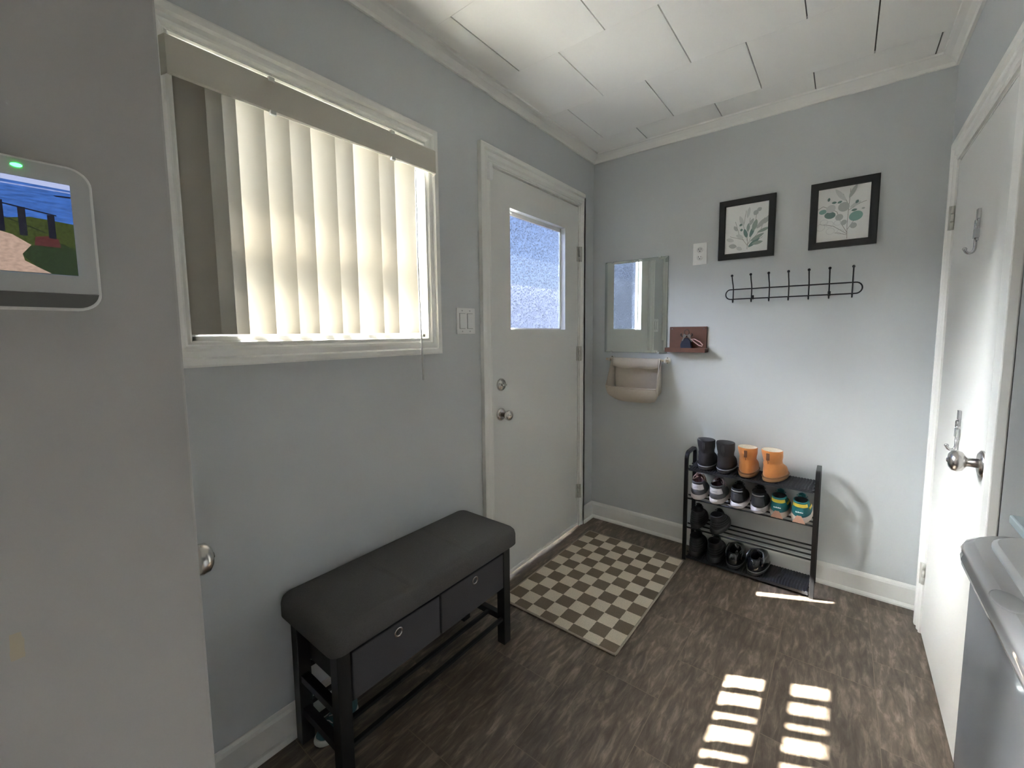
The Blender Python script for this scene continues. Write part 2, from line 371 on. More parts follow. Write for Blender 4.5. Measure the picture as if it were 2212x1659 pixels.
# vertical blinds hanging over the window
bl = thing('vertical_blinds', (.05, (WY0+WY1)/2, 1.95), 'cream vertical blinds with a beige valance, glowing in the window', 'blinds')
m = MB(); P = [(0,0),(.003,0),(.006,.004),(.006,.084),(.003,.088),(0,.088)]
m.loft([[V((x0+dx*a, y, 1.874+b)) for a, b in P] for x0, y, dx in ((.027, -2.205, 1), (.048, -2.199, 1), (.048, -1.386, 1), (.027, -1.381, 1))], smooth=False)
m.box((.018, -2.16, 1.945), (.05, -1.435, 1.958)); m.build('valance', BEIGE, bl, bevel=.001)
m = MB(); m.box((-.02, -2.162, 1.912), (.018, -1.432, 1.945)); m.build('headrail', BEIGE, bl)
for yy in (-1.97, -1.58):
    for zz in (1.873, 1.960):
        m = MB(); m.box((.047, yy-.008, zz-.006), (.058, yy+.008, zz+.006)); m.build('valance_clip', mat('clip_plastic', (.55, .56, .52), .2), bl, bevel=.002)
edges = [-2.116, -2.082, -2.052, -1.983, -1.917, -1.855, -1.779, -1.716, -1.622, -1.556, -1.467]
ang = [84, 58, 52, 51, 49, 53, 50, 54, 50, 55, 48]
for e, a in zip(edges, ang):
    t = math.radians(a); d = V((math.cos(t), math.sin(t), 0)); n = V((-d.y, d.x, 0)); W = .089
    cen = V((.062, e, 0))-d*W/2; cen.x = .047-.0; cen = V((.0 if e > -2.1 else .012, e-d.y*W/2, 0))
    m = MB(); st = []
    for k in range(9):
        u = k/8-.5; st.append(cen+d*(u*W)+n*(.007*(1-4*u*u)))
    m.loft([[V((p.x, p.y, z)) for z in (1.266, 1.91)] for p in st], closed=False); m.build('vane', VANE, bl)
m = MB(); m.tube([(.040, -1.474, 1.87), (.040, -1.474, 1.5), (.048, -1.470, 1.085)], .0032); m.build('wand', mat('wand_clear', (.72, .73, .72), .2), bl)

# ------------------------------------------------------------------ entry door
door = thing('door_1', (0, DY1, 0), 'white entry door with a pebbled glass window', 'door', kind='structure')
m = MB(); casing(m, [(DY0, 0, -1, 0), (DY0, DZ1, -1, 1), (DY1, DZ1, 1, 1), (DY1, 0, 1, 0)], 0, 1, .072, .024)
for v in m.bm.verts:
    if v.co.y > DY1+.038: v.co.y = DY1+.038
m.build('door_casing', WHITE, door)
m = MB()
m.box((-.15, DY0, 0), (0, DY0+.004, DZ1)); m.box((-.15, DY1-.004, 0), (0, DY1, DZ1)); m.box((-.15, DY0, DZ1-.004), (0, DY1, DZ1)); m.box((-.15, DY0, -.0), (-.05, DY1, .012))
m.box((-.08, DY0+.004, 0), (-.052, DY0+.022, DZ1)); m.box((-.08, DY1-.022, 0), (-.052, DY1-.004, DZ1)); m.box((-.08, DY0, DZ1-.024), (-.052, DY1, DZ1-.004))
m.build('door_jamb', WHITE, door)
GY0, GY1, GZ0, GZ1 = -.863, -.344, 1.28, 1.876
m = MB(); y0, y1, z0, z1 = DY0+.007, DY1-.007, .016, DZ1-.012
XA, XB = -.05, -.004
for a, b in (((XA, y0, z0), (XB, GY0, z1)), ((XA, GY1, z0), (XB, y1, z1)), ((XA, GY0, z0), (XB, GY1, GZ0)), ((XA, GY0, GZ1), (XB, GY1, z1))): m.box(a, b)
slab = m.build('door_slab', DOORW, door)
m = MB()   # glazing stops set back in the opening
for a, b in (((-.046, GY0, GZ0), (-.034, GY0+.010, GZ1)), ((-.046, GY1-.012, GZ0), (-.034, GY1, GZ1)), ((-.046, GY0, GZ0), (-.034, GY1, GZ0+.008)), ((-.046, GY0, GZ1-.022), (-.034, GY1, GZ1))): m.box(a, b)
m.build('glazing_stop', WHITE, door, bevel=.001)
m = MB(); m.box((-.043, -.822, GZ0+.004), (-.039, GY1+.0-.006, GZ1-.01), 0); m.build('pane', FROST, door)
m = MB(); m.box((-.043, GY0+.004, GZ0+.004), (-.039, -.8225, GZ1-.01), 0); m.build('pane', CLEAR, door)
m = MB(); m.box((-.004, y0, .006), (.003, y1, .022)); m.build('door_sweep', mat('sweep_white', (.8, .79, .75), .5), door)
def knob_parts(par, org, ax, sc=1.0):
    m = MB(); m.lathe([(0, .001), (0, .033*sc), (.004, .033*sc), (.009, .026*sc), (.010, .012*sc)], org, ax); m.build('rose', CHROME, par)
    m = MB(); m.lathe([(.008, .0115*sc), (.030, .011*sc), (.034, .016*sc), (.040, .024*sc), (.050, .0272*sc), (.060, .025*sc), (.066, .017*sc), (.068, .006*sc), (.070, .005*sc), (.071, .001)], org, ax, 28); return m.build('door_knob', CHROME, par)
k = knob_parts(door, (-.004, -.950, .861), 'x', .95)
m = MB(); m.lathe([(0, .001), (0, .031), (.005, .031), (.010, .027), (.010, .020), (.014, .019), (.016, .001)], (-.004, -.947, 1.009), 'x'); db = m.build('deadbolt', CHROME, door)
m = MB(); m.box((.008, -.961, 1.004), (.026, -.933, 1.014)); m.build('thumb_turn', CHROME, db, bevel=.003)
for hz in (1.745, 1.13, .235):
    m = MB()
    for j in range(3): m.tube([(.004, DY1-.003, hz-.045+.031*j), (.004, DY1-.003, hz-.045+.031*j+.028)], .006)
    m.box((-.004, DY1-.022, hz-.045), (-.001, DY1-.003, hz+.045)); m.box((-.001, DY1, hz-.045), (.0195, DY1+.006, hz+.045)); m.build('hinge', BRASS, door)
cs = thing('contact_sensor', (.015, -1.035, 1.985), 'small white alarm contact at the top corner of the entry door', 'door sensor')
m = MB(); m.box((.018, -1.052, 1.955), (.034, -1.030, 2.03)); m.build('sensor_body', PLATE, cs, bevel=.002)
m = MB(); m.box((-.0035, -1.012, 1.975), (.010, -.999, 2.025)); m.build('sensor_magnet', PLATE, cs, bevel=.002)

# ------------------------------------------------------------------ closet door (right)
cd = thing('door_2', (XR, CY1, 0), 'plain white closet door with two chrome hooks and a nickel knob', 'door', kind='structure')
m = MB(); casing(m, [(CY0, 0, -1, 0), (CY0, CZ1, -1, 1), (CY1, CZ1, 1, 1), (CY1, 0, 1, 0)], XR, -1, .082, .019)
for v in m.bm.verts:
    if v.co.y < AY: v.co.y = AY
m.box((XR-.0, CY0-.135, 0), (XR+.02, CY0-.08, CZ1)) if False else None
m.build('door_casing', WHITE, cd)
m = MB(); m.box((XR-.022, AY-.001, 0), (XR-.001, CY0-.078, CZ1+.082)); m.build('corner_casing', WHITE, cd, bevel=.003)
m = MB(); m.box((XR, CY0, 0), (XR+.1, CY0+.005, CZ1)); m.box((XR, CY1-.005, 0), (XR+.1, CY1, CZ1)); m.box((XR, CY0, CZ1-.004), (XR+.1, CY1, CZ1)); m.build('door_jamb', WHITE, cd)
m = MB(); m.box((XR-.004, CY0+.008, .008), (XR+.032, CY1-.007, CZ1-.013)); m.build('door_slab', DOORW, cd, bevel=.002)
knob_parts(cd, (XR-.004, -.902, .905), '-x', 1.08)
for hz in (1.69, .26):
    m = MB()
    for j in range(3): m.tube([(XR-.010, CY1-.003, hz-.045+.031*j), (XR-.010, CY1-.003, hz-.045+.031*j+.027)], .0055)
    m.box((XR-.0205, CY1, hz-.045), (XR-.004, CY1+.005, hz+.045)); m.build('hinge', BRASS, cd)
HK = mat('satin_chrome', (.55, .55, .56), .22, 1.0)
def door_hook(z, y, label):
    t = thing('door_hook', (XR-.004, y, z), label, 'coat hook', 'chrome hooks on the closet door')
    X = XR-.004
    m = MB(); m.box((X-.008, y-.010, z+.102), (X, y+.010, z+.132)); m.box((X-.006, y-.005, z+.080), (X, y+.005, z+.103)); m.box((X-.011, y-.013, z+.044), (X, y+.013, z+.072)); m.box((X-.007, y-.007, z+.036), (X, y+.007, z+.046))
    for k in range(2): m.tube([(X-.008, y+.010*math.cos(a_), z+.088-.012*k+.010*math.sin(a_)) for a_ in [i*PI/8 for i in range(16)]], .0030, closed=True)
    m.build('back_plate', HK, t, bevel=.0025)
    m = MB(); pts = [(X-.006, y, z+.046), (X-.006, y, z+.020)]
    for i in range(9):
        a = PI*i/8*.95; pts.append((X-.006-.011*(1-math.cos(a)), y, z+.016-.016*math.sin(a)))
    m.tube(pts, [.0042]*len(pts)); p = V(pts[-1]); m.lathe([(-.006, .001), (-.004, .0045), (0, .0062), (.004, .0045), (.006, .001)], p, 'z', 12); m.build('hook_arm', HK, t); return t
door_hook(1.500, -.625, 'upper ornate chrome hook on the closet door')
door_hook(.872, -.600, 'lower ornate chrome hook just above the closet door knob')

# ------------------------------------------------------------------ side door in the near partition's end (only its knob shows)
d3 = thing('door_3', (.60, JY, 0), 'door in the end of the near partition, only its silver knob showing', 'door', kind='structure')
m = MB(); m.box((.05, JY, .01), (.66, JY+.004, 2.03)); m.build('door_slab', DOORW, d3)
knob_parts(d3, (.483, JY+.004, .885), 'y', .98)

# ------------------------------------------------------------------ things on the left wall
sw = thing('light_switch', (0, -1.189, 1.317), 'white double rocker light switch between the window and entry door', 'light switch')
m = MB(); m.box((0, -1.245, 1.260), (.006, -1.133, 1.374)); m.build('cover_plate', PLATE, sw, bevel=.002)
for yy in (-1.213, -1.166):
    m = MB(); m.box((.006, yy-.018, 1.283), (.0068, yy+.018, 1.351), 1); m.box((.006, yy-.0160, 1.285), (.0095, yy+.0160, 1.349)); m.build('rocker', [PLATE, mat('switch_gap', (.35, .35, .34), .6)], sw)
    for zz in (1.272, 1.362):
        m = MB(); m.lathe([(0, .001), (0, .003), (.001, .003), (.001, .001)], (.006, yy, zz), 'x', 10); m.build('screw', mat('screw_grey', (.5, .5, .5), .4), sw)

# alarm panel on the near partition
tp = thing('alarm_panel', (JX, -2.55, 1.365), 'white wall touch panel with a beach photo on screen', 'touch panel')
def rrect(y0, y1, z0, z1, r, n=8):
    out = []
    for cy, cz, a0 in ((y1-r, z1-r, 0), (y0+r, z1-r, PI/2), (y0+r, z0+r, PI), (y1-r, z0+r, 3*PI/2)):
        for i in range(n+1):
            a = a0+PI/2*i/n; out.append((cy+r*math.cos(a), cz+r*math.sin(a)))
    return out
ty0, ty1, tz0, tz1 = -2.665, -2.4385, 1.2965, 1.437
R0 = rrect(ty0, ty1, tz0, tz1, .017); R1 = rrect(ty0+.0015, ty1-.0015, tz0+.0015, tz1-.0015, .016)
m = MB(); m.loft([[V((x, y, z)) for y, z in R] for x, R in ((JX-.001, R1), (JX+.006, R0), (JX+.019, R0), (JX+.021, R1))]); m.build('housing', mat('panel_edge', (.72, .73, .70), .4), tp)
R2 = rrect(ty0+.0025, ty1-.0025, tz0+.0025, tz1-.0025, .0155)
m = MB(); m.loft([[V((x, y, max(z, 1.3135))) for y, z in R2] for x in (JX+.0210, JX+.0218)]); m.build('bezel', mat('panel_bezel', (.50, .52, .51), .35), tp)
R3 = [(y, z) for y, z in R2]
m = MB(); m.loft([[V((x, y, min(z, 1.3130))) for y, z in R3] for x in (JX+.0210, JX+.0222)]); m.build('speaker_strip', DARKGREY, tp)
m = MB(); m.lathe([(0, .001), (0, .0022), (.0006, .0016), (.0006, .0003)], (JX+.0218, -2.4875, 1.4285), 'x', 16)
for v in m.bm.verts: v.co.y = -2.4875+(v.co.y+2.4875)*1.7; v.co.z = 1.4285+(v.co.z-1.4285)*.8
m.build('status_light', mat('green_led', (0, .5, .05), .5, emis=(.02, 1, .08), estr=2.6), tp)
def scr(name, c, s=.13, var=.45, sc=(260, 260, 420)):
    m = mat(name, (0.01, 0.01, 0.01), .6, emis=c, estr=s); nt = m.node_tree
    n = nt.nodes.new('ShaderNodeTexNoise'); n.inputs['Scale'].default_value = 1; n.inputs['Detail'].default_value = 5
    tc = nt.nodes.new('ShaderNodeTexCoord'); mp = nt.nodes.new('ShaderNodeMapping'); mp.inputs['Scale'].default_value = sc
    nt.links.new(tc.outputs['Object'], mp.inputs[0]); nt.links.new(mp.outputs[0], n.inputs['Vector'])
    mx = nt.nodes.new('ShaderNodeMix'); mx.data_type = 'RGBA'; mx.inputs[6].default_value = (*[k*(1-var) for k in c], 1); mx.inputs[7].default_value = (*[k*(1+var) for k in c], 1)
    nt.links.new(n.outputs['Fac'], mx.inputs[0]); nt.links.new(mx.outputs[2], nt.nodes['Principled BSDF'].inputs['Emission Color']); return m
SX = JX+.0222; SR = -2.4545; SB = 1.331; ST = 1.4185
def P2(u, v, d=0): return (SX+d, SR-u, SB+v)
m = MB(); mats = [scr('screen_sea', (.035, .10, .33), var=.8, sc=(200, 120, 700)), scr('screen_sky', (.35, .40, .60), var=.1), scr('screen_grass', (.030, .042, .010), var=.95, sc=(500, 500, 500)), scr('screen_sand', (.34, .24, .19), var=.5, sc=(300, 300, 500)), scr('screen_post', (.006, .007, .014)), scr('screen_darkgrass', (.014, .026, .010), var=.95, sc=(500, 500, 500)), scr('screen_red', (.06, .018, .018)), scr('screen_surf', (.22, .27, .50))]
def region(pts, mi, d): m.poly([P2(u, v, d) for u, v in pts], mi)
m.box((SX-.001, SR-.155, SB), (SX, SR, ST), 0)
region([(0, .0825), (.155, .0840), (.155, .0875), (0, .0875)], 1, .0001)
region([(0, .0795), (.06, .0790), (.155, .080), (.155, .0812), (.06, .0802), (0, .0807)], 7, .0001)
region([(0, .0750), (.010, .0745), (.012, .0755), (0, .0765)], 4, .0001)
region([(0, .0), (.155, 0), (.155, .030), (.060, .042), (.045, .048), (.028, .052), (.012, .051), (0, .050)], 2, .0001)
region([(0, 0), (.030, 0), (.028, .008), (.034, .014), (.036, .022), (.026, .026), (.010, .030), (0, .026)], 5, .0002)
region([(.010, .026), (.027, .026), (.026, .034), (.018, .036), (.011, .034)], 6, .00025)
region([(.018, .0005), (.155, .0005), (.155, .034), (.047, .036), (.040, .034), (.029, .026), (.035, .017), (.034, .011), (.025, .005)], 3, .0003)
for u, b, h in ((.0148, .034, .056), (.0330, .034, .060), (.0462, .036, .064)): region([(u-.0024, b), (u+.0024, b), (u+.0024, h), (u-.0024, h)], 4, .0004)
region([(.011, .0555), (.047, .0610), (.047, .0622), (.011, .0567)], 4, .0004)
region([(.018, .038), (.047, .050), (.047, .0506), (.018, .0386)], 4, .0004)
m.build('screen', mats, tp)

tp.location.z -= .0055
# ------------------------------------------------------------------ back wall things
mr = thing('wall_mirror', (.292, -.004, 1.42), 'frameless rectangular mirror beside the entry door', 'mirror')
x0, x1, z0, z1 = .092, .493, 1.136, 1.705; b = .016
m = MB(); m.loft([[V(p) for p in ((x0+i, y, z0+i), (x1-i, y, z0+i), (x1-i, y, z1-i), (x0+i, y, z1-i))] for y, i in ((-.002, 0), (-.0055, 0), (-.0085, b))], smooth=False); m.build('mirror_glass', MIRROR, mr)
m = MB(); m.box((x0-.0012, -.0052, z0-.0012), (x1+.0012, -.0015, z1+.0012)); m.build('glass_edge', mat('glass_edge', (.10, .17, .16), .2), mr)
for cx in (.14, .445):
    for cz, dz in ((z0, -1), (z1, 1)):
        m = MB(); m.box((cx-.006, -.0105, cz-.005), (cx+.006, -.0, cz+.005)); m.build('mirror_clip', mat('clear_clip', (.6, .63, .62), .15), mr, bevel=.001)

def frame(x0, x1, z0, z1, label):
    t = thing('picture_frame', ((x0+x1)/2, 0, (z0+z1)/2), label, 'framed print', 'botanical prints above the coat rack')
    w = .031; m = MB(); P = [(0, 0), (0, .018), (.004, .021), (w-.004, .019), (w, .015), (w, 0)]
    m.loft([[V((x+dx*a, -b, z+dz*a)) for a, b in P] for x, z, dx, dz in ((x0, z0, 1, 1), (x1, z0, -1, 1), (x1, z1, -1, -1), (x0, z1, 1, -1), (x0, z0, 1, 1))], False, False, smooth=False)
    m.build('frame', FRAMEB, t)
    m = MB(); m.box((x0+w-.004, -.008, z0+w-.004), (x1-w+.004, -.004, z1-w+.004)); p = m.build('print', PAPER, t)
    return t, p
LEAFM = [mat('leaf_teal', (.24, .42, .39), .8), mat('leaf_dark', (.17, .26, .24), .8), mat('leaf_grey', (.46, .49, .48), .8), mat('leaf_pale', (.62, .64, .63), .8), mat('stem_ink', (.25, .24, .22), .8), mat('leaf_mid', (.33, .39, .36), .8)]
class Art:
    def __init__(s, ox, oz, k): s.m = MB(); s.o = (ox, oz); s.k = k; s.d = 0
    def pt(s, x, z): return (s.o[0]+x*s.k, -.0083-.00001*s.d, s.o[1]+z*s.k)
    def leaf(s, x, z, L, W, a, mi, rnd=False):
        s.d += 1; a = math.radians(a); ca, sa = math.cos(a), math.sin(a); pts = []
        for i in range(20):
            t = 2*PI*i/20; u = .5-.5*math.cos(t); v = math.sin(t)*.5
            if not rnd: v *= (abs(math.sin(t))**.6)
            pts.append(s.pt(x+(u*L)*ca-(v*W)*sa, z+(u*L)*sa+(v*W)*ca))
        s.m.poly(pts, mi)
    def line(s, pts, w=.006, mi=4):
        s.d += 1
        for (x0_, z0_), (x1_, z1_) in zip(pts, pts[1:]):
            d = V((x1_-x0_, z1_-z0_)); n = V((-d.y, d.x)).normalized()*w/2
            s.m.poly([s.pt(x0_+n.x, z0_+n.y), s.pt(x1_+n.x, z1_+n.y), s.pt(x1_-n.x, z1_-n.y), s.pt(x0_-n.x, z0_-n.y)], mi)
    def ring(s, x, z, r, mi=3):
        s.d += 1; n = 14
        s.line([(x+r*math.cos(2*PI*i/n), z+r*.9*math.sin(2*PI*i/n)) for i in range(n+1)], .008, mi)
# left print: spray of narrow leaves
t, p = frame(.767, 1.030, 1.646, 1.955, 'left framed botanical print of thin grey-green leaf sprays')
A = Art(.906, 1.692, .20)
for pts in ([(0, 0), (0, .35), (.05, .8)], [(0, .1), (.15, .5), (.2, .95)], [(0, .12), (.3, .45), (.38, .75)], [(0, .1), (-.2, .4), (-.3, .75)], [(0, .2), (-.1, .6), (-.05, 1.0)], [(0, .08), (.25, .22), (.35, .28)], [(-.08, .25), (-.35, .35), (-.42, .38)]): A.line(pts, .008)
for (x, z, L, W, a, mi) in ((.02,.05,.34,.10,40,1),(.06,.2,.36,.09,28,5),(.05,.3,.3,.09,70,1),(.12,.45,.3,.12,75,5),(.2,.5,.34,.11,48,2),(.22,.4,.3,.08,20,5),(-.02,.3,.24,.09,105,1),(.0,.45,.22,.08,85,5),(-.1,.3,.2,.1,150,3),(-.1,.6,.3,.09,110,3),(-.02,.8,.28,.08,80,3),(-.25,.1,.2,.12,170,2),(-.32,.25,.2,.1,160,3),(-.25,.5,.16,.08,120,2),(.2,.95,.12,.1,30,2),(.14,.85,.14,.12,60,2),(-.2,.62,.08,.06,40,1),(-.15,.48,.07,.06,90,1),(.38,.6,.26,.09,60,2),(-.12,-.0,.16,.1,150,3),(.03,.6,.2,.08,60,2),(.1,.12,.26,.09,10,5)): A.leaf(x, z, L, W, a, mi)
A.m.build('artwork', LEAFM, p)
# right print: eucalyptus
t, p = frame(1.174, 1.430, 1.654, 1.960, 'right framed botanical print with round teal eucalyptus leaves')
A = Art(1.322, 1.690, .215)
for pts in ([(0, 0), (-.01, .3), (0, .6), (.02, 1.05)], [(0, .12), (-.12, .35), (-.2, .6)], [(0, .2), (.12, .4), (.16, .5)], [(0, .1), (-.25, .3), (-.5, .38)], [(0, .08), (-.15, .14), (-.22, .15)], [(0, .6), (.2, .72), (.3, .75)], [(-.2, .6), (-.45, .75), (-.6, .66)], [(0, .7), (-.1, .95), (-.2, 1.05)]): A.line(pts, .008)
for (x, z, L, W, a, mi) in ((.02,.42,.24,.2,20,0),(-.42,.55,.2,.15,-5,1),(-.52,.62,.14,.1,10,0),(-.38,.62,.18,.16,40,3),(-.16,.62,.2,.2,40,2),(-.22,.45,.14,.14,20,2),(.06,.22,.12,.12,50,2),(-.1,.3,.12,.1,60,2)): A.leaf(x, z, L, W, a, mi, True)
for (x, z, L, W, a, mi) in ((0,.85,.3,.08,65,2),(-.05,.8,.34,.09,125,3),(.02,.65,.22,.07,30,3),(.05,.58,.1,.05,10,1),(.12,.72,.08,.05,60,1),(-.3,.8,.09,.05,0,1),(-.36,.84,.08,.05,80,1),(-.2,.78,.09,.05,20,1),(.22,.6,.06,.04,0,2)): A.leaf(x, z, L, W, a, mi)
for (x, z, r) in ((-.42,.40,.07),(-.48,.30,.08),(-.32,.35,.07),(-.30,.2,.075),(-.18,.36,.06),(-.12,.16,.06)): A.ring(x, z, r)
A.m.build('artwork', LEAFM, p)

ot = thing('wall_outlet', (.669, 0, 1.696), 'white wall outlet high on the wall between mirror and left print', 'outlet')
m = MB(); m.box((.632, -.006, 1.637), (.706, 0, 1.756)); m.build('cover_plate', PLATE, ot, bevel=.002)
for zz in (1.676, 1.717):
    m = MB(); m.lathe([(0, .001), (0, .0165), (.0035, .016), (.0035, .001)], (.669, -.005, zz), '-y', 20)
    m.box((.6615, -.0092, zz+.000), (.6635, -.0080, zz+.009), 1); m.box((.6745, -.0092, zz+.001), (.6765, -.0080, zz+.008), 1); m.lathe([(.0034, .001), (.0034, .0028), (.0042, .0028), (.0042, .001)], (.669, -.005, zz-.007), '-y', 10, 1)
    m.build('socket', [PLATE, SLOT], ot)

# coat rack
cr = thing('coat_rack', (1.103, -.03, 1.459), 'black wire coat rack with seven ball-tipped hooks below the prints', 'coat rack')
zt, zb, r_ = 1.4845, 1.4335, .0255; pts = []
for i in range(13): a = PI/2-PI*i/12; pts.append((1.366+.024*math.cos(a), -.032, 1.459+r_*math.sin(a)))
for i in range(13): a = -PI/2-PI*i/12; pts.append((.840+.024*math.cos(a), -.032, 1.459+r_*math.sin(a)))
m = MB(); m.tube(pts, .0030, closed=True); m.build('rail', BLACKM, cr)
for hx in (.853, .940, 1.020, 1.104, 1.187, 1.267, 1.354):
    m = MB(); m.tube([(hx, -.048, 1.424), (hx, -.046, 1.418), (hx, -.040, 1.416), (hx, -.034, 1.422), (hx, -.0355, 1.45), (hx, -.036, 1.488), (hx, -.046, 1.506), (hx, -.066, 1.528), (hx, -.078, 1.549)], .0029)
    m.lathe([(-.0065, .001), (-.005, .0045), (0, .0065), (.005, .0045), (.0065, .001)], (hx, -.080, 1.552), 'z', 12)
    m.lathe([(-.004, .001), (0, .0042), (.004, .001)], (hx, -.048, 1.427), 'z', 10)
    m.build('hook', BLACKM, cr)
for hx in (.940, 1.267):
    m = MB(); m.box((hx-.006, -.033, 1.430), (hx+.006, 0, 1.4335)); m.box((hx-.006, -.003, 1.4335), (hx+.006, 0, 1.452)); m.build('wall_tab', BLACKM, cr)

# key shelf and what it holds
ks = thing('key_shelf', (.617, 0, 1.15), 'small walnut wall shelf with a tray lip beside the mirror', 'wall shelf')
m = MB(); m.box((.514, -.012, 1.144), (.720, 0, 1.291)); m.build('back_panel', WALNUT, ks, bevel=.001)
m = MB(); m.box((.506, -.070, 1.146), (.728, -.012, 1.152)); m.box((.506, -.072, 1.146), (.728, -.064, 1.171)); m.box((.722, -.066, 1.146), (.728, -.0, 1.171)); m.box((.506, -.066, 1.146), (.512, -.0, 1.171)); m.build('tray', WALNUT, ks, bevel=.001)
for cx, cz in ((.528, 1.279), (.706, 1.279)):
    m = MB(); m.lathe([(0, .001), (0, .003), (.001, .003), (.001, .001)], (cx, -.012, cz), '-y', 10); m.build('screw', CHROME, ks)
LEATH = mat('black_leather', (.012, .013, .018), .45)
ky = thing('key_bunch', (.617, -.035, 1.2), 'bunch of keys on a ring with a dark blue tag in the walnut shelf', 'keys')
m = MB(); m.tube([(.622+.013*math.cos(a), -.050, 1.259+.015*math.sin(a)) for a in [i*PI/8 for i in range(16)]], .0026, closed=True); m.build('key_ring', mat('brown_metal', (.09, .06, .05), .3, .8), ky)
m = MB(); m.loft([[V((x, y, 1.154+h)) for x, h in ((.588, 0), (.586, .035), (.597, .068), (.622, .076), (.640, .058), (.652, 0))] for y in (-.048, -.020)], smooth=False); m.build('leather_tag', mat('navy_leather', (.010, .014, .035), .5), ky, bevel=.004)
for a, L, x in ((25, .045, .632), (-22, .04, .614)):
    r = math.radians(a); d = V((math.sin(r), 0, -math.cos(r))); n = V((math.cos(r), 0, math.sin(r))); p0 = V((x, -.051, 1.247))
    m = MB(); q = [p0+n*.009, p0+d*.014+n*.008, p0+d*.018+n*.0035, p0+d*L+n*.003, p0+d*L-n*.003, p0+d*.018-n*.0035, p0+d*.014-n*.008, p0-n*.009]
    m.loft([[v+V((0, y, 0)) for v in q] for y in (0, -.002)], smooth=False); m.build('key', mat('key_steel', (.16, .15, .15), .3, 1.0), ky)
m = MB(); m.tube([(.590, -.035, 1.252), (.585, -.035, 1.245), (.590, -.035, 1.237), (.605, -.035, 1.234), (.622, -.035, 1.236)], .003); m.tube([(.645, -.035, 1.252), (.65, -.035, 1.243), (.64, -.035, 1.235)], .003); m.build('carabiner', BLACKM, ky)
lp = thing('pink_strap', (.68, -.05, 1.2), 'pink looped key strap leaning in the walnut shelf tray', 'strap')
m = MB(); m.tube([(.648, -.055, 1.222), (.668, -.057, 1.221), (.697, -.059, 1.206), (.712, -.060, 1.190), (.709, -.060, 1.182), (.692, -.059, 1.187), (.668, -.057, 1.204)], .0030, closed=True); m.build('strap_loop', mat('pink_strap', (.62, .38, .36), .6), lp)

# canvas wall bag
cb = thing('canvas_wall_bag', (.32, -.045, 1.09), 'cream canvas bag hanging from a wooden rod under the mirror', 'hanging bag')
RY, RZ = -.042, 1.092
m = MB(); m.lathe([(0, .001), (0, .0075), (.400, .0075), (.400, .001)], (.122, RY, RZ), 'x', 14); m.build('rod', PALEWOOD, cb)
for bx in (.145, .502):
    m = MB(); m.lathe([(0, .001), (0, .021), (.004, .021), (.005, .001)], (bx, -.0, RZ+.0), '-y', 6); m.box((bx-.006, RY-.010, RZ-.012), (bx+.006, -.002, RZ-.007)); m.box((bx-.006, RY-.012, RZ-.010), (bx+.006, RY-.009, RZ+.010)); br = m.build('bracket', mat('cream_metal', (.58, .54, .46), .4), cb, bevel=.001)
    for dz in (-.014, .015):
        m = MB(); m.lathe([(0, .001), (0, .003), (.0012, .003), (.0012, .001)], (bx, -.005, RZ+dz), '-y', 8); m.build('screw', SLOT, br)
m = MB(); rings = []
prof = [(RY+.009, RZ+.004), (-.018, RZ-.03), (-.016, 1.0), (-.016, .90), (-.020, .853), (-.035, .836), (-.060, .830), (-.085, .836), (-.108, .855), (-.122, .885), (-.131, .928)]
NX = 14
for i in range(NX+1):
    u = i/NX; x = .172+.300*u; e = abs(2*u-1); rg = []
    for j, (y, z) in enumerate(prof):
        k = j/(len(prof)-1)
        xx = x + (u-.5)*(-.05 if .35 < k < .8 else 0)*(1) + (u-.5)*.02*(k > .85)
        wob = .0035*math.sin(u*19+j*1.3)+.003*math.sin(u*7+j)
        yy = y - (wob if 2 <= j <= 9 else 0) + (.012*e**3 if 6 < j < 10 else 0)
        zz = z + (.012*e**4 if 3 < j < 9 else 0) - (.006*(1-e**2) if j >= 9 else 0)
        rg.append(V((xx, yy, zz)))
    rings.append(rg)
m.loft(rings, closed=False)
ends = (rings[0], rings[-1])
m.build('bag_body', CANVAS, cb, solid=.0025, sub=1)
for rg in ends:
    m = MB(); cy = V((rg[0].x, -.06, .96)); top = V((rg[-1].x, RY-.008, RZ))
    lo = list(rg)+[top]
    cvt = m.bm.verts.new(cy); vs = [m.bm.verts.new(p) for p in lo]
    for a, b_ in zip(vs, vs[1:]+vs[:1]):
        f = m.bm.faces.new((cvt, a, b_)); f.smooth = True
    m.build('gusset', CANVAS, cb, solid=.002)
m = MB(); rg = [r[-1] for r in rings]; m.tube([p+V((0, 0, .001)) for p in rg], .0035); m.tube([rings[0][-1], V((rings[0][0].x, RY-.009, RZ+.004))], .003); m.tube([rings[-1][-1], V((rings[-1][0].x, RY-.009, RZ+.004))], .003); m.build('rim_binding', CANVAS, cb)
m = MB(); rr = []
for i in range(17):
    u = i/16; x = .172+.300*u; dip = .038+.016*abs(math.sin(u*2*PI))**.7*1 + (.012 if abs(u-.5) < .04 else 0)
    rr.append([V((x, RY+.010, RZ-.01)), V((x, RY+.008, RZ+.007)), V((x, RY, RZ+.0105)), V((x, RY-.009, RZ+.006)), V((x, RY-.012, RZ-.02)), V((x, RY-.014+.004*math.sin(u*12), RZ-dip))])
m.loft(rr, closed=False); m.build('rod_sleeve', CANVAS, cb, solid=.002)

